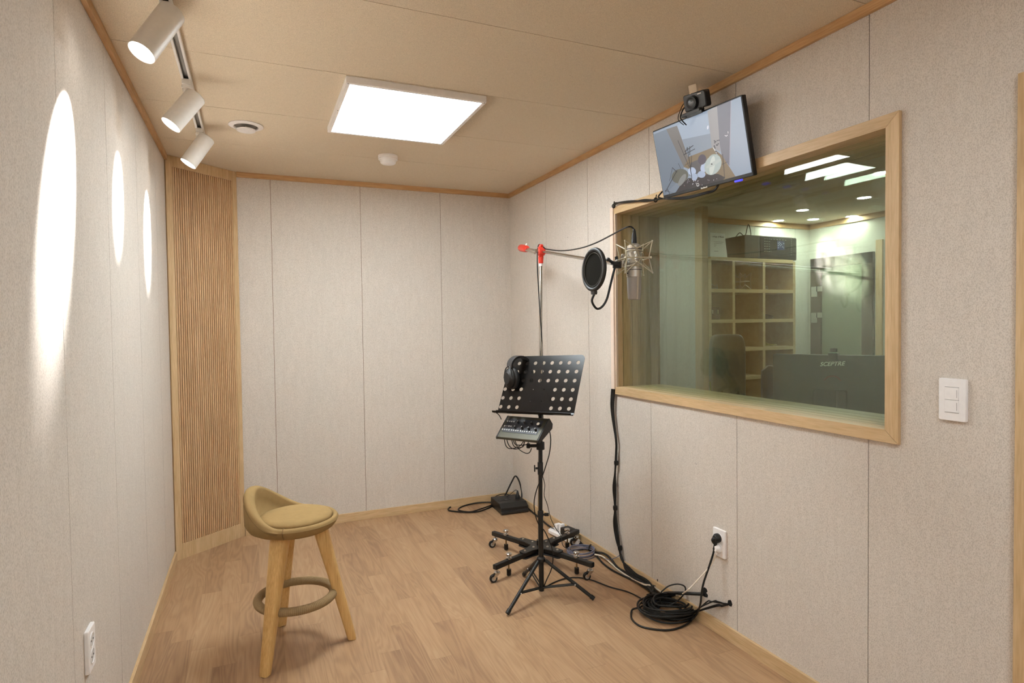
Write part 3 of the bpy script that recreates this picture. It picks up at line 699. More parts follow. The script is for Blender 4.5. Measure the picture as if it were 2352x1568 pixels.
def spotlight(y, label, headtop, mouth):
    t = thing('track_spotlight', label, 'spotlight', (TX, y, H - 0.019), 'track spotlights')
    MB().bb((TX - 0.016, y - 0.045, H - 0.036), (TX + 0.016, y + 0.045, H - 0.016)).build('adapter', M_LAMPW, t, smooth=False, bevel=0.002)
    piv = Vector((TX, y - 0.02, H - 0.036))
    mb = MB(); mb.lathe([(0.019, 0), (0.019, -0.010), (0.016, -0.012), (0.016, -0.02), (0.013, -0.026)], piv, seg=24)
    mb.build('swivel', M_LAMPW, t)
    ht = Vector(headtop); mo = Vector(mouth); ax = (mo - ht).normalized(); L = (mo - ht).length; r = 0.0375
    MB().box((piv + Vector((0, 0, -0.02)) + ht + ax * 0.035) / 2, (0.006, 0.022, ((piv + Vector((0, 0, -0.02))) - (ht + ax * 0.035)).length + 0.01), frame_from(piv - ht - ax * 0.035)).build('bracket', M_LAMPW, t, smooth=False)
    MB().lathe([(0.0, 0.0), (r - 0.004, 0.0), (r, 0.004), (r, L), (r - 0.002, L), (r - 0.003, L - 0.004)], ht, ax, 40).build('head', M_LAMPW, t)
    MB().lathe([(0.0, L - 0.003), (r - 0.003, L - 0.0025)], ht, ax, 32, cap=False).build('lens', emis('spot glow', (255, 250, 240), 14), t)
    ld = bpy.data.lights.new('spot_beam', 'SPOT'); ld.energy = SPOT_W; ld.color = (0.97, 0.97, 0.95); ld.spot_size = math.radians(34); ld.spot_blend = 0.9; ld.shadow_soft_size = 0.012
    lo = bpy.data.objects.new('spot_beam', ld); COL.objects.link(lo); lo.parent = t
    lo.matrix_local = (Matrix.Translation(mo + ax * 0.004 - OFF[t.name]) @ frame_from(-ax).to_4x4())
for y, tp, mo, lb in ((2.10, (396, 28), (325, 121), 'white track spotlight nearest the camera, hanging from the ceiling track'),
                      (2.70, (451, 220), (392, 287), 'middle one of the three white track spotlights'),
                      (3.32, (476, 316), (432, 376), 'farthest white track spotlight, in front of the slatted corner')):
    pv = Vector((TX, y - 0.02, H - 0.075))
    ht = near(*tp, pv); a = near(*mo, pv); dd = a - ht
    # true head is 0.155 m long: the rest of its length runs along the sight line, towards the camera
    rest = math.sqrt(max(0.0, (0.182 if y < 2.3 else 0.166) ** 2 - dd.length ** 2)); sl = (CAM - a).normalized(); a2 = a + sl * rest
    spotlight(y, lb, ht, a2)

# ------------------------------------------------------------------ wall plates
def plate(name, wall_x, inward, yc_, zc, label, cat, kind):
    t = thing(name, label, cat, (wall_x, yc_, zc))
    R = Matrix.Rotation(math.radians(90), 3, 'Z')
    MB().rbox((wall_x + inward * 0.0055, yc_, zc), (0.072, 0.011, 0.118), 0.004, R).build('cover_plate', M_WHITE, t)
    f = wall_x + inward * 0.011
    if kind == 'switch':
        for dz in (0.0175, -0.0175):
            k = MB().rbox((f + inward * 0.0012, yc_, zc + dz), (0.036, 0.003, 0.034), 0.001, R).build('rocker', M_WHITE, t)
            MB().bb((f + inward * 0.0026, yc_ - 0.0145, zc + dz - 0.011), (f + inward * 0.0031, yc_ - 0.0135, zc + dz + 0.011)).build('marker', mat('grey marker', (150, 148, 150), 0.5), k, smooth=False)
        for dz in (0.0355, 0.0, -0.0355): MB().bb((f, yc_ - 0.0185, zc + dz - 0.0005), (f + inward * 0.0006, yc_ + 0.0185, zc + dz + 0.0005)).build('gap_line', mat('grey gap', (140, 136, 138), 0.6), t, smooth=False)
    else:
        for dz in (0.022, -0.022):
            MB().lathe([(0.0205, 0.0), (0.0205, 0.0016), (0.0185, 0.0016), (0.0178, -0.0)], (f, yc_, zc + dz), (inward, 0, 0), 28, cap=False).build('socket_ring', M_WHITE, t)
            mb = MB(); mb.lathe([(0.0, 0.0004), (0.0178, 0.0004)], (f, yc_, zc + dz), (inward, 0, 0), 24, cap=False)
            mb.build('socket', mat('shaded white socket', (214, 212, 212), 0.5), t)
            mb = MB()
            for s_ in (-1, 1): mb.cyl((f, yc_ + s_ * 0.0095, zc + dz), (f + inward * 0.0012, yc_ + s_ * 0.0095, zc + dz), 0.0026, seg=10)
            mb.build('socket_hole', M_BLKPL, t)
    return t
plate('light_switch', XR, -1, 1.0488, 1.0975, 'white double rocker light switch on the right wall beside the window', 'light switch', 'switch')
plate('power_outlet', XR, -1, 1.966, 0.393, 'white double outlet low on the right wall with a black plug in it', 'outlet', 'outlet')
plate('power_outlet', XL, 1, 1.967, 0.447, 'empty white double outlet low on the left wall', 'outlet', 'outlet')
def small_marks(parent, ax, val, pts, name='nail_mark'):
    mb = MB()
    for px, py in pts:
        p = at(px, py, ax, val)
        d = Vector((0, 0, 0)); 
        for k in (-1, 1):
            q = p.copy(); q[1 - ax if ax < 2 else 0] += 0.004 * k
            a = Vector((0.0012, 0.0012, 0.0028)); a[ax] = 0.0006
            mb.box(q, a * 1.4)
    return mb.build(name, mat('staple mark', (88, 76, 66), 0.6), parent, smooth=False)
small_marks(bpy.data.objects['wall_back'], 1, YB, [(735, 975), (940, 1018), (1097, 450)])
small_marks(WR, 0, XR, [(1598, 1065), (1304, 545), (1212, 716)])
small_marks(bpy.data.objects['ceiling'], 2, H, [(1312, 174), (1317, 302), (1141, 417)])

# ------------------------------------------------------------------ bar stool
SCX, SCY = 0.139, 2.625
M_SEAT = mat('tan woven fabric', (152, 126, 84), 0.85, spec=0.2, noise=(40, 0.12), bump=(900, 0.35))
M_SEATD = mat('tan fabric seam', (126, 100, 62), 0.85, noise=(200, 0.15))
M_PINE = wood('pale pine leg', (226, 190, 128), (198, 154, 92), 'Z', scale=16, rough=0.4)
t = thing('bar_stool', 'tan upholstered low-back bar stool on three pale wooden legs with a rope foot ring', 'stool', (SCX, SCY, 0))
PH0 = math.radians(156)
def hback(th):
    d = abs((th - PH0 + math.pi) % (2 * math.pi) - math.pi)
    k = max(0.0, 1 - d / math.radians(92)); k = k * k * (3 - 2 * k)
    return k
NSG = 96; prof = []
V = []; F = []
zc0 = 0.548
for i in range(NSG):
    th = 2 * math.pi * i / NSG; k = hback(th)
    zr = 0.545 + 0.125 * k; ro = 0.1735 + 0.0185 * k; ri = 0.150 - 0.002 * k
    pr = [(0.0, 0.490), (0.11, 0.490), (0.140 + 0.018 * k, 0.494), (0.158 + 0.019 * k, 0.504), (0.169 + 0.017 * k, 0.518), (ro + 0.001, 0.532)]
    for s_ in (0.35, 0.7): pr.append((ro + 0.002 + 0.002 * s_ * k, 0.532 + (zr - 0.532 - 0.014) * s_))
    rt = ro + 0.001 * k; wd_ = (rt - ri) / 2
    for a in (0, 30, 60, 90, 120, 150, 180):
        c = (rt + ri) / 2; pr.append((c + wd_ * math.cos(math.radians(a)), zr - 0.014 + 0.014 * math.sin(math.radians(a))))
    pr += [(ri + 0.0 + 0.004 * k, max(0.53, zr - 0.05)), (ri - 0.004, 0.528), (0.12, 0.522), (0.0, 0.52)]
    for r_, z_ in pr: V.append((SCX + r_ * math.cos(th), SCY + r_ * math.sin(th), z_))
n_ = len(pr)
for i in range(NSG):
    j = (i + 1) % NSG
    for q in range(n_ - 1): F.append((i * n_ + q, j * n_ + q, j * n_ + q + 1, i * n_ + q + 1))
shell = MB().add(V, F).build('seat_shell', M_SEAT, t, ang=75)
# stitched seam running along the outside under the rim and piping line
pts = []
for i in range(NSG):
    th = 2 * math.pi * i / NSG; k = hback(th); zr = 0.545 + 0.125 * k; ro = 0.1735 + 0.0185 * k; rt = ro + 0.001 * k
    pts.append((SCX + (rt + 0.0015) * math.cos(th), SCY + (rt + 0.0015) * math.sin(th), zr - 0.02 - 0.004 * (1 - k)))
mb = MB(); sel = [p for i, p in enumerate(pts) if True]
i0 = int((PH0 - math.radians(95)) / (2 * math.pi) * NSG) % NSG; cnt = int(190 / 360 * NSG)
mb.tube([pts[(i0 + q) % NSG] for q in range(cnt)], 0.0013, 6, sub=2)
for sgn in (-1, 1):   # short upright seams where back meets seat roll
    th = PH0 + sgn * math.radians(96); c_, s2 = math.cos(th), math.sin(th)
    mb.tube([(SCX + r_ * c_, SCY + r_ * s2, z_) for r_, z_ in ((0.152, 0.5425), (0.162, 0.5465), (0.172, 0.5395), (0.176, 0.530), (0.1705, 0.517), (0.159, 0.503))], 0.0016, 6, sub=3)
mb.build('seam', M_SEATD, shell)
mb = MB(); mb.lathe([(0.0, 0.522), (0.130, 0.524), (0.143, 0.534), (0.1445, 0.545), (0.139, 0.5535), (0.120, 0.5595), (0.07, 0.5635), (0.0, 0.565)], (SCX + U.x * 0.006, SCY + U.y * 0.006, 0), seg=64)
mb.build('cushion', M_SEAT, t, ang=80)
feet = [Vector((0.012, 2.452, 0)), Vector((0.086, 2.842, 0)), Vector((0.357, 2.592, 0))]
for fpos in feet:
    d = Vector((fpos.x - SCX, fpos.y - SCY, 0)); rad = d.length; d.normalize(); sd = Vector((-d.y, d.x, 0))
    tp = Vector((SCX, SCY, 0.493)) + d * 0.100
    rings = []
    for s_, wt, wr in ((0.0, 0.029, 0.017), (0.02, 0.031, 0.019), (0.5, 0.043, 0.024), (0.93, 0.054, 0.031), (1.0, 0.055, 0.031)):
        c = fpos.lerp(tp, s_); ring = []
        for a in range(16):
            an = 2 * math.pi * a / 16; ca, sa = math.cos(an), math.sin(an)
            ring.append(c + sd * (math.copysign(abs(ca) ** 0.5, ca) * wt * 0.62) + d * (math.copysign(abs(sa) ** 0.5, sa) * wr * 0.95))
        rings.append(ring)
    V = [p for r in rings for p in r]; F = []
    for i in range(4):
        for q in range(16): F.append((i * 16 + q, i * 16 + (q + 1) % 16, (i + 1) * 16 + (q + 1) % 16, (i + 1) * 16 + q))
    F += [list(range(16))[::-1], [64 + q for q in range(16)]]
    V = [Vector((p.x, p.y, max(p.z, 0.001))) for p in V]
    lg = MB().add(V, F).build('leg', M_PINE, t, ang=60)
    MB().lathe([(0.017, 0), (0.017, 0.0012)], (fpos.x, fpos.y, 0), seg=16).build('foot_pad', M_BLKPL, lg)
    br = Vector((SCX, SCY, 0.213)) + d * 0.166
    Rb_ = Matrix((sd, d, Vector((0, 0, 1)))).transposed()
    MB().rbox(br, (0.03, 0.004, 0.028), 0.003, Rb_).build('bracket', mat('cream metal bracket', (226, 214, 190), 0.4), lg)
    MB().cyl(br - d * 0.004, br + d * 0.001, 0.005, seg=12).build('bolt', mat('dark bolt', (70, 66, 62), 0.35, 0.8), lg)
MB().torus((SCX, SCY, 0.213), 0.148, 0.0170, seg=560, ss=12, rip=140, amp=0.0007).build('foot_ring', mat('twisted jute rope', (152, 128, 92), 0.9, noise=(300, 0.3)), t, ang=180)

# ------------------------------------------------------------------ microphone stand on castors
ZA = 0.080; HUB = fl(1240.4, 1257.8, ZA); HUB.z = 0.0
ends = [fl(1139.4, 1301, ZA), fl(1135.7, 1224.8, ZA), fl(1324.8, 1220.5, ZA), fl(1358, 1296, ZA)]
t = thing('microphone_stand', 'chrome studio microphone boom stand with red clutch on a black four-armed castor base', 'microphone stand', tuple(HUB))
wheelpx = [(1137, 1328), (1134, 1255), (1315, 1254), (1345, 1327)]
for e, wpx in zip(ends, wheelpx):
    e = Vector((e.x, e.y, ZA)); d = (e - Vector((HUB.x, HUB.y, ZA))).normalized(); Ra = Matrix((d, Vector((-d.y, d.x, 0)), Vector((0, 0, 1)))).transposed()
    L = (e - Vector((HUB.x, HUB.y, ZA))).length
    arm = MB().box(Vector((HUB.x, HUB.y, ZA)) + d * (L / 2 + 0.02), (L - 0.04 + 0.025, 0.026, 0.026), Ra).build('base_arm', M_BLACK, t, smooth=False, bevel=0.004)
    # levelling screw
    lp_ = Vector((HUB.x, HUB.y, ZA)) + d * (L - 0.095)
    sc = MB(); sc.cyl(lp_ + Vector((0, 0, -0.042)), lp_ + Vector((0, 0, 0.035)), 0.0045, seg=10)
    sc = sc.build('levelling_screw', mat('brass screw', (150, 128, 96), 0.35, 0.8), arm)
    k = MB(); k.lathe([(0.014, 0.013), (0.016, 0.016), (0.016, 0.0195), (0.008, 0.021)], lp_, seg=20); k.lathe([(0.005, 0.02), (0.008, 0.03), (0.016, 0.033), (0.0165, 0.041), (0.013, 0.044), (0.0, 0.045)], lp_, seg=20)
    k.build('screw_knob', M_CHROME, arm)
    MB().lathe([(0.0125, -0.042), (0.0125, -0.070), (0.011, -0.073), (0.0, -0.073)], lp_, seg=18).build('rubber_foot', M_RUBBER, arm)
    # castor
    wc = fl(wpx[0], wpx[1], 0.0); cp = Vector((e.x, e.y, 0)) - d * 0.006
    off = (-U * 0.93 - Wd * (0.36 if e.x < 1.4 else 0.25)).normalized() * 0.020
    wcen = cp + off + Vector((0, 0, 0.0205)); wd2 = off.normalized(); wa = Vector((-wd2.y, wd2.x, 0))
    ca = MB(); ca.cyl(cp + Vector((0, 0, 0.046)), cp + Vector((0, 0, ZA - 0.012)), 0.006, seg=10); ca.lathe([(0.016, 0.043), (0.017, 0.05), (0.013, 0.054)], cp, seg=18)
    for s_ in (-1, 1):
        o_ = wa * 0.0115 * s_
        ca.prism([cp + o_ + wd2 * -0.011 + Vector((0, 0, 0.045)), cp + o_ + wd2 * 0.013 + Vector((0, 0, 0.045)), wcen + o_ + wd2 * 0.008 + Vector((0, 0, 0.004)), wcen + o_ + wd2 * -0.004 + Vector((0, 0, -0.006)), wcen + o_ + wd2 * -0.012 + Vector((0, 0, 0.006))], wa * 0.0015)
    ca = ca.build('castor', M_CHROME, arm)
    w1 = MB(); w1.lathe([(0.010, -0.0075), (0.0187, -0.009), (0.0205, -0.006), (0.0205, 0.006), (0.0187, 0.009), (0.010, 0.0075)], wcen, wa, 28)
    w1.build('castor_wheel', M_RUBBER, arm)
    MB().lathe([(0.0, -0.0095), (0.0115, -0.0092), (0.0115, 0.0092), (0.0, 0.0095)], wcen, wa, 20).build('wheel_hub', mat('grey hub', (170, 166, 158), 0.45), arm)
# hub plate: a waisted cross
mb = MB(); out = []
angs = [math.atan2(e.y - HUB.y, e.x - HUB.x) for e in ends]; angs = sorted(a % (2 * math.pi) for a in angs)
for q, a in enumerate(angs):
    nx = angs[(q + 1) % 4] + (2 * math.pi if q == 3 else 0); d = Vector((math.cos(a), math.sin(a), 0)); s_ = Vector((-d.y, d.x, 0))
    out += [d * 0.145 - s_ * 0.024, d * 0.155 - s_ * 0.012, d * 0.155 + s_ * 0.012, d * 0.145 + s_ * 0.024, d * 0.09 + s_ * 0.025]
    mid = (a + nx) / 2; out.append(Vector((math.cos(mid), math.sin(mid), 0)) * 0.052)
    d2 = Vector((math.cos(nx), math.sin(nx), 0)); out.append(d2 * 0.09 + Vector((d2.y, -d2.x, 0)) * 0.025)
mb.prism([HUB + o + Vector((0, 0, ZA + 0.013)) for o in out], (0, 0, 0.006)); mb.prism([HUB + o * 0.97 + Vector((0, 0, ZA - 0.019)) for o in out], (0, 0, 0.006))
hubp = mb.build('hub_plate', M_BLACK, t, smooth=False, bevel=0.0015)
mb = MB()
for a in angs:
    for r_ in (0.055, 0.125):
        c = HUB + Vector((math.cos(a) * r_, math.sin(a) * r_, ZA + 0.019)); mb.lathe([(0.007, 0), (0.006, 0.005), (0.0, 0.0055)], c, seg=10)
mb.build('hub_bolt', M_STEEL, hubp)
mb = MB(); mb.cyl(HUB + Vector((0, 0, ZA - 0.01)), HUB + Vector((0, 0, ZA + 0.045)), 0.019, seg=20); mb.build('hub_collar', M_BLACK, t)
top = near(1242.5, 606, (HUB.x, HUB.y, 1.6)); bot = HUB + Vector((0, 0, ZA + 0.03)); mid_ = bot.lerp(top, 0.47)
MB().cyl(bot, mid_, 0.0125, seg=24).build('lower_pole', M_CHROME, t)
MB().cyl(mid_, top, 0.0095, seg=24).build('upper_pole', M_CHROME, t)
MB().lathe([(0.0145, 0), (0.0145, 0.05), (0.011, 0.055)], mid_ - Vector((0, 0, 0.02)), top - bot, 20).build('pole_grip', M_BLKPL, t)
MB().lathe([(0.0115, -0.012), (0.0115, 0.004)], top, top - bot, 20).build('top_sleeve', M_WHITE, t)
# red clutch
cl = near(1243, 577, top)
bA = cl; bB = near(1415, 606, (1.245, 1.905, 1.54)); bd = (bB - bA).normalized()
bd_h = Vector((bd.x, bd.y, 0)).normalized(); sdv = Vector((-bd_h.y, bd_h.x, 0))
mb = MB(); mb.lathe([(0.013, 0.0), (0.014, 0.02), (0.016, 0.034), (0.012, 0.04)], top + Vector((0, 0, 0.002)), (0, 0, 1), 18)
mb.cyl(cl - sdv * 0.018, cl + sdv * 0.018, 0.024, seg=24)
Rc = Matrix((bd, sdv, bd.cross(sdv))).transposed()
mb.box(cl, (0.055, 0.034, 0.03), Rc); mb.prism([top + Vector((0, 0, 0.035)) + bd_h * a + sdv * -0.012 + Vector((0, 0, z)) for a, z in ((-0.012, 0), (0.014, 0), (0.022, 0.03), (0.012, 0.04), (-0.01, 0.04))], sdv * 0.024)
mb.lathe([(0.01, 0.018), (0.014, 0.026), (0.014, 0.034), (0.008, 0.038)], cl, (0, 0, 1), 6)
mb.build('boom_clutch', M_RED, t, bevel=0.002)
MB().cyl(cl - sdv * 0.018, cl - sdv * 0.034, 0.012, seg=16).build('clutch_bolt', M_CHROME, t)
tl = bA - bd * 0.345
MB().cyl(tl, bB, 0.0078, seg=20).build('boom_arm', M_CHROME, t)
e1 = tl - bd * 0.165
MB().tube([tl + bd * 0.01, tl, tl - bd * 0.04, e1 + bd * 0.03, e1], lambda u: 0.013 + 0.010 * math.sin(min(1, u * 1.15) * math.pi * 0.62) - (0.006 if u > 0.96 else 0), 16, sub=4).build('boom_handle', M_RED, t)
mb = MB(); mb.torus(tl - bd * 0.02 + Vector((0, 0, 0.026)), 0.009, 0.003, sdv, 16, 6); mb.build('handle_screw', M_STEEL, t)
MB().cyl(cl - Vector((0, 0, 0.012)) - sdv * 0.03 - bd * 0.02, cl - Vector((0, 0, 0.004)) - sdv * 0.03 - bd * 0.24, 0.0055, seg=12).build('clutch_lever', M_STEEL, t)
# boom end joint towards the shock mount
bE = near(1421, 609, bB)

# ------------------------------------------------------------------ microphone
MT = near(1456.5, 562, (1.296, 1.8605, 1.6)); MBt = near(1455.5, 688, (1.29, 1.857, 1.41)); MBt = Vector((MT.x - 0.001, MT.y, MBt.z))
mx_ = (MT - MBt).normalized(); ML = (MT - MBt).length
t = thing('condenser_microphone', 'silver large-diaphragm studio microphone hanging upside down in a wire cradle', 'microphone', tuple(MBt))
M_NICK = mat('satin nickel body', (196, 190, 180), 0.38, 0.7)
r = 0.0272
MB().lathe([(r * 0.90, 0.083), (r * 1.03, 0.0835), (r * 1.03, 0.108), (r * 0.99, 0.1085), (r * 0.99, ML - 0.018), (r * 0.97, ML - 0.016)], MBt, mx_, 40).build('body', M_NICK, t)
mb = MB(); 
for z in (0.1085, ML - 0.017): mb.lathe([(r * 1.0, z), (r * 1.012, z + 0.0004), (r * 1.012, z + 0.0018), (r * 1.0, z + 0.0022)], MBt, mx_, 40, cap=False)
mb.build('dark_ring', mat('dark ring', (66, 60, 70), 0.5), t)
M_GRILL = mat('grey wire mesh', (160, 156, 151), 0.6, 0.3, noise=(1400, 0.35), bump=(1600, 0.5))
pr = [(0.0, 0.0), (r * 0.70, 0.0), (r * 0.86, 0.004), (r * 0.95, 0.035), (r * 0.97, 0.083)]
V = []; F = []; sg = 32
for r_, z_ in pr:      # slightly wedge shaped: flattened towards the top in one direction
    for q in range(sg):
        a = 2 * math.pi * q / sg; fl_ = 1 - 0.25 * (1 - z_ / 0.083)
        V.append(Vector((r_ * math.cos(a), r_ * math.sin(a) * fl_, z_)))
Rz = Matrix.Rotation(math.radians(-25), 3, 'Z'); V = [MBt + Rz @ v for v in V]
for i in range(len(pr) - 1):
    for q in range(sg): F.append((i * sg + q, i * sg + (q + 1) % sg, (i + 1) * sg + (q + 1) % sg, (i + 1) * sg + q))
F.append([(len(pr) - 1) * sg + q for q in range(sg)])
gr = MB().add(V, F).build('grille', M_GRILL, t, ang=50)
mb = MB()
for sgn in (-1, 1):
    a = Rz @ Vector((0.35 * sgn, -0.937 * 1, 0)) if sgn > 0 else Rz @ Vector((-0.35, 0.937, 0))
    s2 = Vector((-a.y, a.x, 0))
    p0 = MBt + a * r * 0.80 + Vector((0, 0, 0.001)); p1 = MBt + a * r * 1.0 + Vector((0, 0, 0.084))
    mb.prism([p0 - s2 * 0.003, p0 + s2 * 0.003, p1 + s2 * 0.003, p1 - s2 * 0.003], -a * 0.003)
mb.build('grille_rib', M_NICK, gr, smooth=False)
MB().lathe([(r * 0.95, ML - 0.016), (r * 0.97, ML - 0.004), (r * 0.7, ML), (r * 0.5, ML + 0.004)], MBt, mx_, 36).build('tail', M_NICK, t)
MB().cyl(MBt - CR * r * 1.0 * 0.93 - CW * 0.011 + Vector((0, 0, 0.096)), MBt - CR * r * 1.06 * 0.93 - CW * 0.012 + Vector((0, 0, 0.096)), 0.0025, seg=10).build('screw', M_BLKPL, t)

# shock mount: sprung wire cradle
sc0 = near(1455, 594, MT); sc0 = Vector((MT.x, MT.y, sc0.z)); M_WIRE = mat('pale gold wire', (196, 188, 164), 0.45, 0.35)
t = thing('shock_mount', 'pale wire spider shock mount gripping the hanging microphone', 'shock mount', tuple(sc0))
U = Vector((CR.x, CR.y, 0)).normalized(); Wd = Vector((-U.y, U.x, 0))
def pq(a, rr, z): return sc0 + (U * math.cos(a) + Wd * math.sin(a)) * rr + Vector((0, 0, z))
zTop = near(1455, 559, MT).z - sc0.z + 0.003; zBot = near(1455, 629, MT).z - sc0.z
outer = MB(); A4 = [math.radians(x) for x in (-38, 50, 142, 232)]
for q in range(4):
    a, b = A4[q], A4[(q + 1) % 4] + (2 * math.pi if q == 3 else 0)
    outer.tube([pq(a, 0.066, 0.0), pq(b, 0.066, 0.0)], 0.0022, 8, smooth=False)
    outer.tube([pq(a, 0.0725, zTop), pq(a, 0.058, 0.0), pq(a, 0.0725, zBot)], 0.0018, 8, smooth=False)
    m_ = (a + b) / 2
    outer.tube([pq(a, 0.0725, zTop), pq(m_, 0.034, zTop - 0.024), pq(b, 0.0725, zTop)], 0.0018, 8, smooth=False)
    outer.tube([pq(a, 0.0725, zBot), pq(m_, 0.034, zBot + 0.042), pq(b, 0.0725, zBot)], 0.0018, 8, smooth=False)
    for z in (zTop, zBot): outer.lathe([(0.0, -0.003), (0.003, -0.002), (0.003, 0.002), (0, 0.003)], pq(a, 0.0725, z), seg=8)
    outer.lathe([(0.0, -0.0045), (0.0038, -0.003), (0.0038, 0.003), (0, 0.0045)], pq(a, 0.066, 0), seg=8)
outer.build('outer_frame', M_WIRE, t, bevel=0)
inner = MB()
for z in (0.028, -0.028): inner.torus(sc0 + Vector((0, 0, z)), 0.0315, 0.0016, seg=32, ss=6)
for q in range(4):
    a = A4[q] + math.radians(45); 
    inner.tube([pq(a - 0.5, 0.034, zTop - 0.006), pq(a, 0.033, 0.026), pq(a + 0.4, 0.036, 0.0), pq(a, 0.033, -0.026), pq(a - 0.5, 0.04, zBot + 0.03)], 0.0014, 6, smooth=False)
    inner.tube([pq(a - 0.4, 0.036, 0.0), pq(a, 0.033, 0.026)], 0.0014, 6, smooth=False); inner.tube([pq(a - 0.4, 0.036, 0.0), pq(a, 0.033, -0.026)], 0.0014, 6, smooth=False)
inner.build('inner_cradle', M_WIRE, t)
el = MB()
for q in range(4):
    a, b = A4[q], A4[(q + 1) % 4] + (2 * math.pi if q == 3 else 0); m_ = (a + b) / 2
    for z in (1, -1): el.tube([pq(m_, 0.034, zTop - 0.024 if z > 0 else zBot + 0.042), pq(m_ - 0.7, 0.0325, 0.02 * z), pq(m_ + 0.7, 0.0325, 0.004 * z), pq(m_, 0.034, zTop - 0.024 if z > 0 else zBot + 0.042)], 0.0011, 6, smooth=False)
el.build('elastic_cord', mat('grey elastic', (168, 162, 146), 0.7), t)
mb = MB(); jn = pq(A4[2] + 0.5, 0.066, -0.004)
mb.cyl(jn, bE + Vector((0, 0, 0.002)), 0.006, seg=12); mb.lathe([(0.012, -0.012), (0.012, 0.012), (0.006, 0.016)], near(1430, 606, bE), (0, 0, 1), 18); mb.lathe([(0.004, 0), (0.0075, 0.006), (0.0075, 0.014), (0.0, 0.018)], near(1429, 593, bE), (0.3, -0.2, 1), 14)
mb.build('swivel_joint', M_STEEL, t)

# pop filter
pcn = near(1364, 619, (1.20, 1.90, 1.52)); pw = near(1380.5, 619, pcn)
nrm = (CAM - pcn).normalized(); ang_ = math.radians(59)
ax_ = (Matrix.Rotation(-ang_, 3, 'Z') @ Vector((nrm.x, nrm.y, 0)).normalized()); ax_.z = 0.03; ax_.normalize()
t = thing('pop_filter', 'round black pop filter on a curved gooseneck in front of the microphone', 'pop filter', tuple(pcn))
RP = 0.0735
MB().torus(pcn, RP, 0.0078, ax_, 56, 12).build('rim', M_BLKPL, t)
MB().lathe([(0.0, 0.002), (RP - 0.004, 0.001), (RP - 0.004, -0.001), (0.0, -0.002)], pcn, ax_, 48).build('mesh_screen', mat('black nylon mesh', (24, 23, 19), 1.0, spec=0.1, noise=(1500, 0.3)), t)
MB().torus(pcn + ax_ * 0.004, RP - 0.012, 0.0012, ax_, 48, 6).build('hoop', mat('grey hoop', (78, 76, 70), 0.4), t)
side = ax_.cross(Vector((0, 0, 1))).normalized()
sb = pcn + Vector((0, 0, -RP - 0.006))
MB().rbox(sb - Vector((0, 0, 0.004)), (0.026, 0.014, 0.016), 0.004, Matrix((side, ax_, Vector((0, 0, 1)))).transposed()).build('stem_block', M_BLKPL, t)
gp = [sb - Vector((0, 0, 0.012))] + [near(x, y, pcn.lerp(bE, k)) for x, y, k in ((1359.5, 690, 0.1), (1365, 703, 0.25), (1373, 709, 0.4), (1384, 703, 0.55), (1394, 686, 0.7), (1402, 655, 0.85), (1408, 630, 0.95), (1413, 612, 1.0))]
MB().tube(gp, 0.0042, 10).build('gooseneck', M_RUBBER, t)
cp_ = gp[-1]
mb = MB(); ck = near(1397, 596, bE); mb.cyl(near(1414, 607, bE), ck, 0.0055, seg=12); mb.lathe([(0.0, -0.008), (0.007, -0.006), (0.008, 0), (0.007, 0.006), (0, 0.008)], ck, bd, 14)
mb.box(near(1414, 604, bE), (0.034, 0.026, 0.012), Rc); mb.cyl(near(1415.5, 589, bE), near(1417, 604, bE), 0.006, seg=12); mb.box(near(1417, 612, bE), (0.012, 0.03, 0.012), Rc)
mb.build('boom_clamp', M_BLKPL, t, bevel=0.001)

# microphone cable with its connector
cn = near(1457, 556, MT)
t = thing('microphone_cable', 'black cable arching from the top of the microphone back along the boom to the stand', 'cable', tuple(cn))
MB().lathe([(0.0095, -0.004), (0.0098, 0.012), (0.0088, 0.014), (0.0092, 0.018), (0.0085, 0.026), (0.006, 0.046), (0.0035, 0.055)], MT + Vector((0.0, 0, 0.003)), (0.02, 0.01, 1), 20).build('connector', M_BLKPL, t)
def along(px, py, k): return near(px, py, bB.lerp(bA, k))
path = [MT + Vector((0.001, 0.0005, 0.05)), near(1456, 527, MT), near(1450, 521, MT), near(1440, 521.5, MT), along(1424, 529, 0.05), along(1400, 542, 0.14), along(1370, 557, 0.28), along(1340, 568, 0.43), along(1310, 574, 0.6), along(1285, 575.5, 0.75), along(1262, 573, 0.88), along(1252, 571, 0.95), along(1245, 564, 1.02), along(1239, 561.5, 1.02), along(1236, 566, 1.01), along(1234, 585, 0.98), along(1234.5, 620, 0.98), along(1238, 680, 0.985), along(1241, 730, 0.99), along(1244, 770, 1.0), along(1246, 822, 1.02), along(1246, 900, 1.03), along(1247, 960, 1.04)]
MB().tube(path, 0.0031, 10).build('cord', M_RUBBER, t)

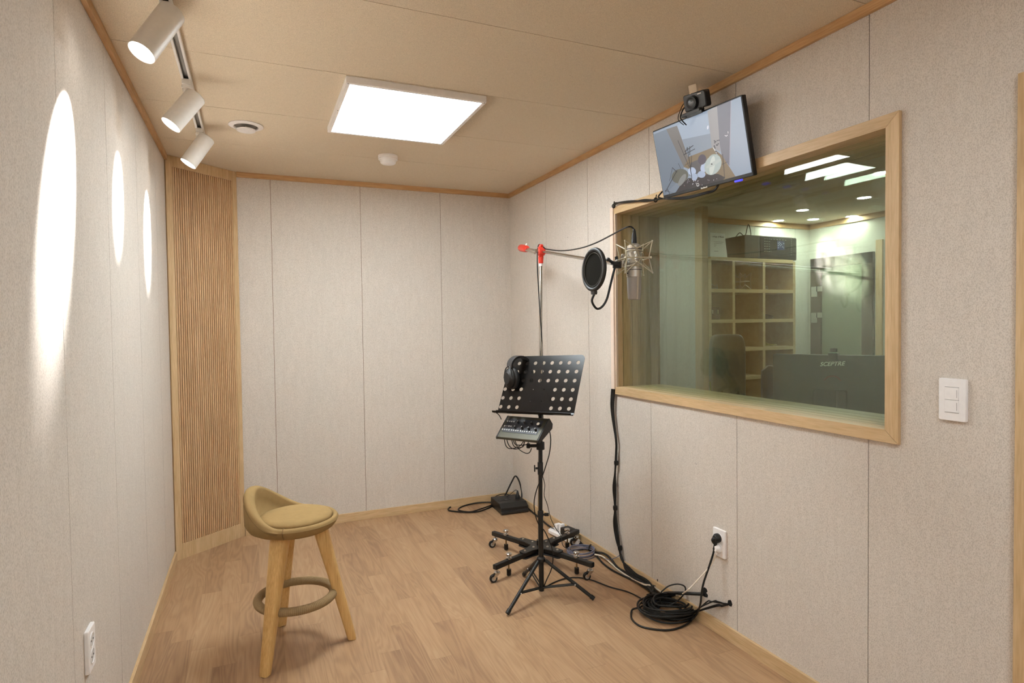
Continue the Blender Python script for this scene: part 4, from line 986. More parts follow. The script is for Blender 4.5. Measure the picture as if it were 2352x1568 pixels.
# ------------------------------------------------------------------ music stand
MS = Vector((1.260, 2.606, 0)); 
t = thing('music_stand', 'black perforated sheet music stand on a folding tripod', 'music stand', tuple(MS))
pz = lambda px, py: near(px, py, MS)
ZC = pz(1243, 1283).z; Zl = 0.03; Zj = pz(1243, 1178).z; ZtopP = 0.93
mb = MB(); mb.cyl((MS.x, MS.y, Zl), (MS.x, MS.y, Zj), 0.0125, seg=24); mb.build('lower_pole', M_BLACK, t)
MB().cyl((MS.x, MS.y, Zj), (MS.x + 0.012, MS.y + 0.01, ZtopP), 0.0095, seg=20).build('upper_pole', M_BLACK, t)
MB().lathe([(0.0145, -0.012), (0.0145, 0.012), (0.0125, 0.016)], (MS.x, MS.y, Zj), seg=20).build('pole_collar', M_BLKPL, t)
kd = Vector((U.x, U.y, 0))
mb = MB(); k0 = Vector((MS.x, MS.y, Zj - 0.004)); mb.cyl(k0 + kd * 0.01, k0 + kd * 0.022, 0.005, seg=10); mb.box(k0 + kd * 0.029, (0.022, 0.006, 0.016), Matrix((kd, Vector((-kd.y, kd.x, 0)), Vector((0, 0, 1)))).transposed()); mb.build('wing_knob', M_BLKPL, t, bevel=0.002)
Zk = pz(1230, 1074).z; k0 = Vector((MS.x + 0.004, MS.y + 0.004, Zk)); mb = MB(); mb.cyl(k0 - kd * 0.008, k0 - kd * 0.024, 0.005, seg=10); mb.box(k0 - kd * 0.028, (0.006, 0.012, 0.032), Matrix((kd, Vector((-kd.y, kd.x, 0)), Vector((0, 0, 1)))).transposed()); mb.lathe([(0.0135, -0.03), (0.0135, 0.03)], k0, seg=18); mb.build('height_knob', M_BLKPL, t, bevel=0.002)
mb = MB(); mb.lathe([(0.017, -0.012), (0.021, -0.008), (0.021, 0.006), (0.015, 0.014)], (MS.x, MS.y, ZC), seg=20)
col_ = mb.build('leg_collar', M_BLKPL, t)
Fts = [Vector((1.033, 2.497, 0.011)), Vector((1.466, 2.458, 0.011)), Vector((1.281, 2.859, 0.011))]
for f_ in Fts:
    d = Vector((f_.x - MS.x, f_.y - MS.y, 0)).normalized(); tp = Vector((MS.x, MS.y, ZC - 0.004)) + d * 0.022
    f2 = tp + (f_ - tp) * 0.985
    lg = MB().cyl(tp, f2, 0.0085, seg=14).build('leg', M_BLACK, t)
    MB().tube([tp + (f_ - tp) * 0.93, tp + (f_ - tp) * 0.99, f_], 0.0108, 14, smooth=False).build('rubber_tip', M_RUBBER, lg)
    mp_ = tp.lerp(f_, 0.62); bt = Vector((MS.x, MS.y, 0.045))
    mb = MB(); s_ = Vector((-d.y, d.x, 0)) * 0.006
    mb.tube([bt + s_, mp_ + s_], 0.004, 6, smooth=False); mb.tube([bt - s_, mp_ - s_], 0.004, 6, smooth=False); mb.build('brace', M_BLACK, lg)
    MB().lathe([(0.0035, 0), (0.003, 0.002), (0, 0.0025)], mp_ - Vector((-d.y, d.x, 0)) * (0.0095 if (Vector((-d.y, d.x, 0)).dot(CW) > 0) else -0.0095), -Vector((-d.y, d.x, 0)) if (Vector((-d.y, d.x, 0)).dot(CW) > 0) else Vector((-d.y, d.x, 0)), 8).build('rivet', M_WHITE, lg)
# desk plate
DW, DH = 0.412, 0.294
RD = Euler((-0.52, -0.035, -0.965), 'XYZ').to_matrix(); DC = Vector((1.262, 2.587, 1.0435)); dn = RD @ Vector((0, -1, 0))
def dk(u, v, n=0.0): return DC + RD @ Vector((u, 0, v)) + dn * n
bm = bmesh.new(); edges = []
def loop(pts):
    vs = [bm.verts.new((x, 0, z)) for x, z in pts]
    for i in range(len(vs)): edges.append(bm.edges.new((vs[i], vs[(i + 1) % len(vs)])))
ol = []; rr = 0.022
for cx, cz, a0, rad in ((DW / 2 - rr, DH / 2 - rr, 0, rr), (-DW / 2 + rr, DH / 2 - rr, 90, rr)):
    for k in range(7): a = math.radians(a0 + 15 * k); ol.append((cx + rad * math.cos(a), cz + rad * math.sin(a)))
ol += [(-DW / 2, -DH / 2), (DW / 2, -DH / 2)]
loop(ol)
# hole grid located from the photo: nine columns, six rows, the middle three columns stop after row three
def uv(px, py):
    p = onplane(px, py, DC, dn); q = RD.inverted() @ (p - DC); return q.x, q.z
hr = [uv(1100 + 1305 / 5.6, 780 + 283 / 5.6), uv(1100 + 576 / 5.6, 780 + 313 / 5.6), uv(1100 + 1132 / 5.6, 780 + 888 / 5.6), uv(1100 + 281 / 5.6, 780 + 860 / 5.6)]
uR = (hr[0][0] + hr[2][0]) / 2; uL = hr[3][0]; vT = (hr[0][1] + hr[1][1]) / 2; vB = (hr[2][1] + hr[3][1]) / 2
for j in range(6):
    for i in range(9):
        if j >= 3 and 3 <= i <= 5: continue
        cx = uL + (uR - uL) * i / 8; cz = vT + (vB - vT) * j / 5
        loop([(cx + 0.0098 * math.cos(2 * math.pi * k / 20), cz + 0.0098 * math.sin(2 * math.pi * k / 20)) for k in range(20)])
for cx, cz in ((uL + (uR - uL) * 3.45 / 8, vT + (vB - vT) * 3 / 5), (uL + (uR - uL) * 4.75 / 8, vT + (vB - vT) * 3 / 5), (uL + (uR - uL) * 3.45 / 8, vT + (vB - vT) * 4.3 / 5), (uL + (uR - uL) * 4.75 / 8, vT + (vB - vT) * 4.3 / 5)):
    loop([(cx + 0.0022 * math.cos(2 * math.pi * k / 8), cz + 0.0022 * math.sin(2 * math.pi * k / 8)) for k in range(8)])
bmesh.ops.triangle_fill(bm, use_beauty=True, use_dissolve=False, edges=edges)
me = bpy.data.meshes.new('desk_plate'); bm.to_mesh(me); bm.free()
Mx = RD.to_4x4(); Mx.translation = DC - OFF[t.name]; me.transform(Mx)
M_DESK = mat('glossy black enamel', (18, 16, 15), 0.2, 0.0, spec=0.2)
me.materials.append(M_DESK); o = bpy.data.objects.new('desk_plate', me); COL.objects.link(o); o.parent = t; OFF[o.name] = OFF[t.name]
so = o.modifiers.new('thickness', 'SOLIDIFY'); so.thickness = 0.0016; so.offset = 0
mb = MB(); lip = []
for u in (-DW / 2 - 0.012, DW / 2):
    lip.append([dk(u, -DH / 2 + 0.002, -0.001), dk(u, -DH / 2 - 0.010, 0.003), dk(u, -DH / 2 - 0.017, 0.010), dk(u, -DH / 2 - 0.020, 0.026), dk(u, -DH / 2 - 0.014, 0.031)])
V = lip[0] + lip[1]; mb.add(V, [(i, i + 1, 6 + i, 5 + i) for i in range(4)])
o = mb.build('desk_lip', M_DESK, t, smooth=False); so = o.modifiers.new('thickness', 'SOLIDIFY'); so.thickness = 0.0016
mb = MB(); mb.prism([dk(-0.04, -0.13, -0.002), dk(0.04, -0.13, -0.002), dk(0.03, 0.0, -0.002), dk(-0.03, 0.0, -0.002)], -dn * 0.008)
mb.cyl(dk(0, -0.08, -0.006), Vector((MS.x + 0.012, MS.y + 0.01, ZtopP)), 0.009, seg=14); mb.cyl(dk(-0.03, -0.09, -0.014), dk(0.03, -0.09, -0.014), 0.01, seg=16); mb.build('desk_bracket', M_BLACK, t)
a = dk(-DW / 2 - 0.012, -DH / 2 - 0.015, 0.03)
MB().tube([a, near(1139, 947, a), near(1147, 954, a), near(1151.5, 963, a)], 0.0022, 8).build('page_clip', M_BLACK, t)

# headphones over the top left corner of the desk
nh = Vector((dn.x, dn.y, 0)).normalized(); hc = near(1192, 863, dk(-DW / 2 + 0.05, DH / 2 - 0.03) + nh * 0.045); ha = Vector((-0.97, -0.24, 0)).normalized(); hf = Vector((-ha.y, ha.x, 0))
t = thing('headphones', 'black over-ear headphones hooked over the corner of the music stand', 'headphones', (hc.x, hc.y, hc.z))
arc = []; zt2 = near(1200, 816, hc).z - hc.z
for k in range(13):
    a = math.pi * k / 12; x_ = math.cos(a) * 0.062; z_ = math.sin(a) ** 0.8 * (zt2 - 0.045) + 0.045
    arc.append(hc + ha * x_ + Vector((0, 0, z_)) )
mb = MB(); V = []; F = []
cc_ = hc + Vector((0, 0, 0.03))
for p in arc:
    o_ = (p - cc_).normalized()
    for s_, q in ((-1, 0), (-1, 1), (1, 1), (1, 0)): V.append(p + hf * 0.0195 * s_ + o_ * (0.0 if q == 0 else -0.011))
for i in range(12):
    for q in range(4): F.append((i * 4 + q, i * 4 + (q + 1) % 4, (i + 1) * 4 + (q + 1) % 4, (i + 1) * 4 + q))
F += [(0, 1, 2, 3), (48, 49, 50, 51)]
M_HP = mat('soft black leatherette', (40, 40, 42), 0.45)
mb.add(V, F).build('headband', M_HP, t, ang=60, bevel=0.002)
for s_ in (1, -1):
    c = hc + ha * (0.055 * s_) - Vector((0, 0, 0.008)); 
    cup = MB()
    V = []; F = []; pr = [(0.0, 0.022), (0.026, 0.022), (0.031, 0.017), (0.042, 0.010), (0.046, 0.002), (0.045, -0.004)]
    def ring_(pr_):
        V = []; F = []
        for r_, x_ in pr_:
            for q in range(28):
                a = 2 * math.pi * q / 28; V.append(c + ha * x_ * s_ + hf * math.cos(a) * r_ * 0.86 + Vector((0, 0, math.sin(a) * r_ * 1.12)))
        for i in range(len(pr_) - 1):
            for q in range(28): F.append((i * 28 + q, i * 28 + (q + 1) % 28, (i + 1) * 28 + (q + 1) % 28, (i + 1) * 28 + q))
        return V, F
    cb = MB().add(*ring_(pr)).build('ear_cup', M_BLKPL, t, ang=40)
    MB().add(*ring_([(0.045, -0.004), (0.050, -0.008), (0.050, -0.024), (0.043, -0.030), (0.030, -0.028), (0.0, -0.014)])).build('ear_pad', M_HP, cb, ang=60)
    MB().tube([c + ha * 0.004 * s_ + Vector((0, 0, 0.062)), c + ha * 0.012 * s_ + hf * 0.02 + Vector((0, 0, 0.045)), c + ha * 0.012 * s_ + hf * 0.034], 0.0028, 8).build('yoke', M_BLKPL, cb)
    MB().tube([c + ha * 0.004 * s_ + Vector((0, 0, 0.062)), c + ha * 0.012 * s_ - hf * 0.02 + Vector((0, 0, 0.045)), c + ha * 0.012 * s_ - hf * 0.034], 0.0028, 8).build('yoke', M_BLKPL, cb)

# ------------------------------------------------------------------ headphone mixer on the stand
KX = 0.875
RM = Euler((math.radians(-48.4), math.radians(-0.8), math.radians(-58.2)), 'XYZ').to_matrix()
MC = Vector((1.160, 2.589, 0.836)); MW, MH = 0.228, 0.131; mn = RM @ Vector((0, -1, 0))
def mk(u, v, n=0.0): return MC + RM @ Vector((u, 0, v)) + mn * n
t = thing('personal_mixer', 'small grey headphone mixer with knobs and button rows mounted below the music desk', 'mixer', tuple(MC))
sect = [(-MH / 2, 0.0), (-MH / 2 - 0.006, -0.010), (-MH / 2 + 0.004, -0.022), (MH / 2 - 0.012, -0.058), (MH / 2 + 0.006, -0.045), (MH / 2 + 0.006, -0.006), (MH / 2, 0.0)]
MB().prism([mk(-MW / 2, v, n) for v, n in sect], RM @ Vector((MW, 0, 0))).build('body', mat('olive grey metal case', (74, 72, 62), 0.42, 0.5), t, smooth=False, bevel=0.003)
for s_ in (-1, 1): MB().prism([mk(s_ * (MW / 2 + 0.0005), v * 1.01, n) for v, n in sect], RM @ Vector((s_ * 0.006, 0, 0))).build('end_cheek', M_BLKPL, t, smooth=False, bevel=0.002)
FX0, FX1, FZ0, FZ1 = -MW / 2 + 0.014, MW / 2 - 0.016, -MH / 2 + 0.032, MH / 2 - 0.016
MB().prism([mk(FX0, FZ0, 0), mk(FX1, FZ0, 0), mk(FX1, FZ1, 0), mk(FX0, FZ1, 0)], mn * 0.0015).build('control_panel', mat('slate panel', (44, 46, 52), 0.4), t, smooth=False)
def muv(zx, zy):
    p = onplane(1100 + zx / 5.6, 780 + zy / 5.6, MC + mn * 0.0015, mn); q = RM.inverted() @ (p - MC); return q.x, q.z
for zx, zy, r_ in ((510, 1070, 0.0062), (597, 1078, 0.0062), (684, 1088, 0.0062), (472, 1135, 0.0062), (560, 1142, 0.0062), (645, 1152, 0.0062), (733, 1165, 0.0062), (775, 1105, 0.0105)):
    u, v = muv(zx, zy); kb = MB().lathe([(r_, 0.0015), (r_ * 0.92, 0.014), (r_ * 0.8, 0.0155), (0, 0.0155)], mk(u, v), mn, 16).build('knob', M_BLKPL, t)
    if r_ > 0.008: MB().lathe([(r_ * 0.78, 0.0155), (r_ * 0.7, 0.0165), (0, 0.0165)], mk(u, v), mn, 16).build('knob_cap', M_LAMPW, kb)
    else: MB().prism([mk(u - 0.0008, v, 0.0156), mk(u + 0.0008, v, 0.0156), mk(u + 0.0008, v + r_ * 0.8, 0.0156), mk(u - 0.0008, v + r_ * 0.8, 0.0156)], mn * 0.0004).build('pointer', M_LAMPW, kb, smooth=False)
BT = [(370 + 27 * k, 1047 + 2.3 * k) for k in range(4)] + [(334, 1108), (361, 1110), (387, 1112), (413, 1114)] + [(306 + 27.5 * k + (5 if k > 3 else 0) + (5 if k > 7 else 0) + (5 if k > 11 else 0), 1151 + 3.0 * k) for k in range(16)]
for q, (zx, zy) in enumerate(BT):
    u, v = muv(zx, zy); s_ = 0.0030 if q != 5 else 0.0018
    MB().prism([mk(u - s_, v - s_, 0.0015), mk(u + s_, v - s_, 0.0015), mk(u + s_, v + s_, 0.0015), mk(u - s_, v + s_, 0.0015)], mn * 0.0022).build('push_button', mat('pale lit button', (206, 206, 206), 0.4), t, smooth=False)
mb = MB(); cz = pz(1242, 1022).z; cpos = Vector((MS.x + 0.006, MS.y + 0.005, cz))
mb.lathe([(0.02, -0.018), (0.02, 0.018)], cpos, seg=20); mb.cyl(cpos, cpos - kd * 0.05, 0.008, seg=12); mb.lathe([(0.011, 0), (0.013, 0.004), (0.013, 0.014), (0.009, 0.018)], cpos - kd * 0.05, -kd, 8)
mb.tube([cpos + Vector((0, 0, 0.01)), cpos + (MC - cpos) * 0.3 + Vector((0, 0, 0.01)), mk(0.03, -0.02, -0.03)], 0.010, 12); mb.lathe([(0.02, -0.03), (0.02, -0.012)], mk(0.03, -0.02), mn, 16)
mb.build('mounting_clamp', M_BLKPL, t, bevel=0.001)
# loops of thin cable below the mixer
mb = MB(); base = mk(-0.05, -0.04, -0.05)
for q, (pa, pb, pc_) in enumerate((((1158, 1006), (1172, 1030), (1203, 1012)), ((1163, 1006), (1182, 1031), (1205, 1014)), ((1175, 1008), (1190, 1028), (1204, 1013)), ((1178, 1008), (1195, 1022), (1215, 1010)))):
    mb.tube([near(*pa, base), near((pa[0] + pb[0]) / 2 - 3, (pa[1] + pb[1]) / 2 + 5, base), near(*pb, base), near((pb[0] + pc_[0]) / 2 + 5, (pb[1] + pc_[1]) / 2 + 4, base), near(*pc_, base)], 0.0022, 8)
mb.tube([near(1182, 1008, base), near(1190, 1029, base), near(1206, 1040, base), near(1216, 1039, base), near(1221, 1029, base)], 0.002, 8)
tag(mb.build('mixer_cable', M_RUBBER), 'loops of thin black cable hanging below the grey headphone mixer', 'cable')
# long cable hanging from the mixer down the stand to the floor
g_ = Vector((MS.x, MS.y - 0.02, 0))
tag(MB().tube([near(1262, 988, g_), near(1265, 1010, g_), near(1262, 1040, g_), near(1255, 1065, g_), near(1245, 1095, g_), near(1234, 1120, g_), near(1227, 1150, g_), near(1229, 1180, g_), near(1238, 1205, g_), near(1250, 1218, g_), near(1260, 1238, g_), near(1268, 1260, g_), near(1270, 1285, g_), near(1266, 1308, g_), near(1256, 1330, g_), near(1247, 1352, (MS.x, MS.y, 0))], 0.0026, 8).build('stand_cable', M_RUBBER), 'black cable drooping around the music stand pole down to its tripod', 'cable')
tag(MB().tube([near(1246, 1092, HUB), near(1251, 1112, HUB), near(1250, 1138, HUB), near(1257, 1158, HUB), near(1265, 1190, (1.5, 3.1, 0)), near(1277, 1214, (1.5, 3.1, 0)), near(1288, 1230, (1.5, 3.1, 0)), near(1292, 1250, (1.5, 3.05, 0)), near(1300, 1258, (1.5, 3.05, 0)), fl(1318, 1263, 0.004), fl(1340, 1262, 0.006)], 0.002, 8).build('thin_cable', M_RUBBER), 'thin wavy black cable falling behind the music stand pole to the white power strip', 'cable')
fz = 0.0045
tag(MB().tube([fl(1247, 1352, fz), fl(1256, 1346, fz), fl(1275, 1336, fz), fl(1300, 1327.5, fz), fl(1330, 1326, fz), fl(1360, 1332, fz), fl(1400, 1347, fz), fl(1440, 1358, fz), fl(1466, 1370, fz), fl(1480, 1379, 0.012)], 0.0032, 8).build('floor_cable', M_RUBBER), 'single black cable curving over the floor from the tripod to the cable coil', 'cable')

# ------------------------------------------------------------------ screen on the wall
RT = Euler((0.227, 0.017, -1.498), 'XYZ').to_matrix(); TC = Vector((1.707, 1.989, 2.028)); TW, TH = 0.5, 0.3; tn = RT @ Vector((0, -1, 0))
def tk(u, v, n=0.0): return TC + RT @ Vector((u, 0, v)) + tn * n
def tuv(zx, zy, n=0.0):
    return onplane(1460 + zx / 5.057, 170 + zy / 5.057, TC + tn * n, tn)
t = thing('wall_monitor', 'small flat screen tilted down from the right wall, showing a drum kit', 'screen', tuple(tk(0, 0, -0.03)))
MB().rbox(tk(0, 0, -0.012), (TW, 0.022, TH), 0.005, RT).build('housing', M_BLKPL, t)
MB().rbox(tk(0, -0.02, -0.026), (TW * 0.6, 0.014, TH * 0.55), 0.01, RT).build('rear_cover', M_BLKPL, t)
bz = 0.006; SX0, SX1, SZ0, SZ1 = -TW / 2 + bz, TW / 2 - bz, -TH / 2 + 0.014, TH / 2 - bz
SCR = {}
def scol(c): 
    k = 'screen %d %d %d' % c
    return emis(k, c, 0.92)
mats = [scol((140, 154, 172))]; mb = MB(); mb.cm = 0
mb.prism([tk(SX0, SZ0, 0.0), tk(SX1, SZ0, 0.0), tk(SX1, SZ1, 0.0), tk(SX0, SZ1, 0.0)], tn * 0.0006)
scr = mb.build('display', mats, t, smooth=False)
iR = RT.inverted()
def clampP(p):
    q = iR @ (p - TC); return TC + RT @ Vector((min(max(q.x, SX0), SX1), q.y, min(max(q.z, SZ0), SZ1)))
pic = MB(); pm = []; lay = [0.0007]
def shp(c, pts):
    m_ = scol(c)
    if m_ not in pm: pm.append(m_)
    pic.cm = pm.index(m_); lay[0] += 0.00004
    pic.poly([clampP(tuv(x, y, lay[0])) for x, y in pts])
def ell(c, x, y, a, b, rot=0, n=20):
    rot = math.radians(rot); shp(c, [(x + a * math.cos(2 * math.pi * k / n) * math.cos(rot) - b * math.sin(2 * math.pi * k / n) * math.sin(rot), y + a * math.cos(2 * math.pi * k / n) * math.sin(rot) + b * math.sin(2 * math.pi * k / n) * math.cos(rot)) for k in range(n)])
def ln(c, x0, y0, x1, y1, w_=5):
    dx, dy = x1 - x0, y1 - y0; L = math.hypot(dx, dy); nx, ny = -dy / L * w_ / 2, dx / L * w_ / 2
    shp(c, [(x0 + nx, y0 + ny), (x1 + nx, y1 + ny), (x1 - nx, y1 - ny), (x0 - nx, y0 - ny)])
shp((112, 124, 138), [(210, 700), (360, 640), (560, 1080), (540, 1240), (330, 1430)])
shp((120, 132, 146), [(330, 1430), (540, 1200), (600, 1330), (420, 1420)])
shp((152, 166, 184), [(480, 600), (840, 420), (890, 860), (620, 960)])
shp((128, 140, 154), [(540, 760), (870, 690), (890, 860), (625, 960)])
shp((112, 106, 102), [(355, 640), (480, 600), (640, 1040), (560, 1080)])
shp((146, 143, 144), [(835, 430), (945, 375), (985, 900), (885, 860)])
shp((102, 102, 116), [(945, 375), (1105, 300), (1090, 1070), (1000, 950), (975, 800)])
shp((150, 150, 165), [(1102, 300), (1112, 298), (1098, 1070), (1088, 1070)])
shp((122, 104, 78), [(620, 960), (890, 855), (1000, 940), (1160, 1190), (980, 1250), (560, 1080)])
shp((86, 82, 84), [(640, 1030), (800, 960), (860, 1120), (620, 1180)])
shp((40, 34, 40), [(540, 1260), (610, 1210), (720, 1200), (840, 1160), (960, 1160), (1040, 1200), (1020, 1250), (560, 1380), (470, 1400)])
ell((96, 96, 86), 515, 1185, 100, 82, -22)
ell((128, 130, 128), 540, 1230, 80, 30, -60)
ell((176, 190, 214), 655, 1130, 46, 48); ell((162, 176, 200), 680, 1195, 38, 42); ell((176, 190, 214), 795, 1085, 40, 58, 20); ell((162, 176, 200), 765, 1165, 46, 40)
ell((72, 64, 78), 772, 992, 48, 60, 10)
ell((150, 160, 156), 918, 1000, 74, 72); ell((170, 182, 178), 898, 1055, 92, 124, 28)
ell((200, 206, 198), 890, 1060, 30, 110, 8); ell((182, 190, 184), 905, 1040, 22, 100, 60); ell((60, 60, 60), 884, 1046, 9, 9)
for a in ((425, 1085, 480, 1140, 7), (428, 1085, 395, 1240, 4), (480, 1120, 345, 1370, 7), (600, 850, 665, 1300, 8), (490, 770, 625, 1085, 5), (555, 940, 690, 868, 8), (570, 900, 670, 828, 9), (628, 840, 628, 940, 8), (575, 935, 600, 850, 7), (340, 1350, 440, 1400, 6), (365, 1330, 400, 1420, 6), (650, 945, 640, 1120, 5), (1010, 930, 1035, 1215, 6), (1000, 1050, 1065, 1020, 5), (495, 1035, 525, 1100, 4), (570, 1060, 630, 1025, 4), (545, 1270, 580, 1330, 5)): ln((38, 38, 42), *a)
ln((205, 205, 205), 900, 852, 948, 935, 9)
for q in range(16): ell((64, 60, 70), 940 + random.uniform(-28, 28), 840 + random.uniform(-80, 90), 9, 7)
for q in range(34): ell(random.choice([(150, 150, 156), (205, 205, 212), (84, 60, 60)]), random.uniform(560, 960), random.uniform(1200, 1310) - 0, 4, random.uniform(3, 11), random.uniform(0, 90), 6)
ell((205, 205, 205), 722, 1285, 16, 22); ell((40, 34, 40), 722, 1283, 9, 13)
ell((214, 216, 224), 838, 620, 9, 24, 8); ln((225, 225, 230), 1035, 712, 1052, 722, 6); ln((225, 225, 230), 1052, 722, 1068, 708, 6); ln((225, 225, 230), 1072, 665, 1074, 690, 5)
pic.build('picture', pm, scr, smooth=False)
pL = tuv(760, 1336, 0.0007); pR_ = tuv(818, 1318, 0.0007)
mb = MB(); q0 = iR @ (pL - TC); 
for k in range(7):
    u = q0.x + k * 0.0052; mb.prism([tk(u, q0.z, 0.0008), tk(u + 0.0038, q0.z, 0.0008), tk(u + 0.0038, q0.z + (0.0062 if k % 3 == 0 else 0.0045), 0.0008), tk(u, q0.z + (0.0062 if k % 3 == 0 else 0.0045), 0.0008)], tn * 0.0004)
mb.build('maker_mark', M_LOGO, t, smooth=False)
lp2 = tuv(1195, 1236, -0.012); q0 = iR @ (lp2 - TC)
MB().rbox(tk(q0.x, -TH / 2 - 0.004, -0.012), (0.034, 0.012, 0.008), 0.003, RT).build('power_light', emis('blue power light', (70, 70, 240), 1.4), t)
mb = MB(); mb.box(tk(0, -0.0, -0.045), (0.10, 0.02, 0.10), RT); mb.cyl(tk(0, 0, -0.05), (XR - 0.008, tk(0, 0, 0).y, tk(0, 0).z + 0.02), 0.014, seg=12)
mb.bb((XR - 0.01, tk(0, 0).y - 0.05, tk(0, 0).z - 0.02), (XR, tk(0, 0).y + 0.05, tk(0, 0).z + 0.08)); mb.build('wall_arm', M_BLACK, t, smooth=False)

# camera on top of the screen
topu = (iR @ (onplane(1596, 262, TC, tn) - TC)).x
t_ = thing('camera_mount', 'black clamp lying along the top edge of the wall screen under the camera', 'camera mount', tuple(tk(topu, TH / 2)))
ua = (iR @ (onplane(1572, 268, TC, tn) - TC)).x; ub = (iR @ (onplane(1614, 250, TC, tn) - TC)).x
MB().rbox(tk((ua + ub) / 2, TH / 2 + 0.007, 0.004), (ub - ua, 0.03, 0.014), 0.005, RT).build('jaw', M_BLKPL, t_)
MB().rbox(tk((ua + ub) / 2 + 0.02, TH / 2 - 0.004, 0.016), (ub - ua - 0.02, 0.006, 0.012), 0.002, RT).build('front_pad', M_BLKPL, t_)
MB().cyl(tk(ub - 0.005, TH / 2 + 0.01, -0.0), tk(ub + 0.02, TH / 2 + 0.03, -0.01), 0.006, seg=10).build('ball_post', M_BLKPL, t_)
cc2 = onplane(1601, 231, TC - tn * 0.008, tn)
RK = RT @ Euler((math.radians(4), math.radians(3), math.radians(8)), 'XYZ').to_matrix()
kn = RK @ Vector((0, -1, 0)); 
def kk(u, v, n=0.0): return cc2 + RK @ Vector((u, 0, v)) + kn * n
t = thing('compact_camera', 'compact black camera mounted above the wall screen', 'camera', tuple(kk(0, -0.03)))
cwid = (onplane(1632, 227, cc2, kn) - onplane(1573, 240, cc2, kn)).length * 0.86
CW_, CHh = cwid, 0.064
MB().rbox(kk(0, 0), (CW_, 0.036, CHh), 0.008, RK).build('body', M_BLKPL, t)
MB().lathe([(0.028, 0.016), (0.027, 0.022), (0.025, 0.022), (0.025, 0.032), (0.021, 0.033), (0.017, 0.031), (0.006, 0.030)], kk(-0.008, -0.004), kn, 32, cap=False).build('lens_barrel', M_BLKPL, t)
MB().lathe([(0.017, 0.030), (0.010, 0.0315), (0, 0.032)], kk(-0.008, -0.004), kn, 24, cap=False).build('lens_glass', mat('dark lens glass', (12, 16, 16), 0.25, spec=0.5), t)
mb = MB()
for k in range(4): mb.prism([kk(0.018 + k * 0.0046, 0.020, 0.0181), kk(0.0215 + k * 0.0046, 0.020, 0.0181), kk(0.0215 + k * 0.0046, 0.0245, 0.0181), kk(0.018 + k * 0.0046, 0.0245, 0.0181)], kn * 0.0004)
mb.build('maker_mark', M_LOGO, t, smooth=False)
cb_ = onplane(1592, 207, cc2 - kn * 0.004, kn)
RC2 = RT @ Euler((0, math.radians(0), math.radians(38)), 'XYZ').to_matrix()
tag(MB().rbox(cb_ + Vector((0, 0, 0.002)), (0.030, 0.032, 0.034), 0.002, RC2).build('white_cube', mat('cream white cube', (236, 222, 200), 0.5)), 'small cream white cube sitting on top of the black camera', 'cube')
mb = MB(); a = kk(-CW_ / 2, 0.004, 0.0); b_ = kk(-CW_ / 2 + 0.004, -0.008, 0)
mb.tube([a, near(1569, 240, a), near(1562, 255, a), near(1557.5, 274, a), near(1557, 285, a) + Vector((0.03, 0, 0))], 0.0016, 8); mb.tube([b_, near(1573, 246, b_), near(1566, 258, b_), near(1563.5, 272, b_), near(1563, 285, b_) + Vector((0.03, 0, 0))], 0.0026, 8)
tag(mb.build('camera_cable', M_RUBBER), 'pair of thin black cables looping from the camera down behind the wall screen', 'cable')

# cables from the screen to the duct
DY0, DY1 = 2.742, 2.79; DX = XR - 0.022
def wr(px, py, o=0.012): return at(px, py, 0, XR - o)
t = thing('cable_bundle', 'bundle of black cables tied along the window head from the wall screen to the duct', 'cable', tuple(wr(1440, 465)))
B1 = [(1409, 476), (1412, 468), (1430, 463.5), (1455, 463), (1480, 461), (1505, 458), (1520, 456)]
for q, (dy, dep) in enumerate(((0, 0.024), (-2.2, 0.018), (2.6, 0.020), (0.8, 0.030))):
    pts = [wr(x, y + dy * (1 if 0 < k < 6 else 0.3) * math.cos(k * 1.9 + q), dep) for k, (x, y) in enumerate(B1)]
    x0_ = near(1545, 456, tk(-0.12, -TH / 2 - 0.01)); pts += [near(1535, 455 + q, tk(-0.18, -TH / 2 - 0.01, -0.02)), near(1575, 452 + 2 * q, tk(-0.1, -TH / 2 - 0.01, -0.02)), near(1615, 443 + 1.5 * q, tk(-0.0, -TH / 2 - 0.01, -0.02)), near(1645, 432 + q, tk(0.05, -TH / 2, -0.025)), tk(0.06 + 0.01 * q, -0.1, -0.03)] if q < 3 else [near(1512, 452, tk(-0.22, -TH / 2 - 0.01, -0.02)), near(1521, 440, tk(-0.22, -TH / 2 + 0.03, -0.03))]
    MB().tube(pts, 0.0034, 8).build('cord', M_RUBBER, t)
for (px, py) in ((1409.5, 473), (1506, 459)):
    c = wr(px, py, 0.022); mb = MB(); mb.torus(c, 0.009, 0.003, (0, 1, 0.2), 16, 6); mb.tube([c + Vector((0, 0, 0.005)), c + Vector((-0.004, -0.012, 0.022))], 0.0025, 6, smooth=False); mb.build('velcro_tie', M_RUBBER, t)
# duct
t = thing('cable_duct', 'cream plastic cable duct running down the far side of the window', 'cable duct', (XR, (DY0 + DY1) / 2, 0.97))
MB().bb((DX, DY0 - 0.003, 0.972), (XR, DY1 - 0.022, 1.943)).build('cover', mat('cream plastic duct', (226, 206, 190), 0.45), t, smooth=False, bevel=0.002)
MB().bb((XR - 0.012, DY0 - 0.012, 0.974), (XR, DY0 - 0.003, 1.941)).build('base_rail', mat('cream plastic duct base', (206, 184, 164), 0.45), t, smooth=False)
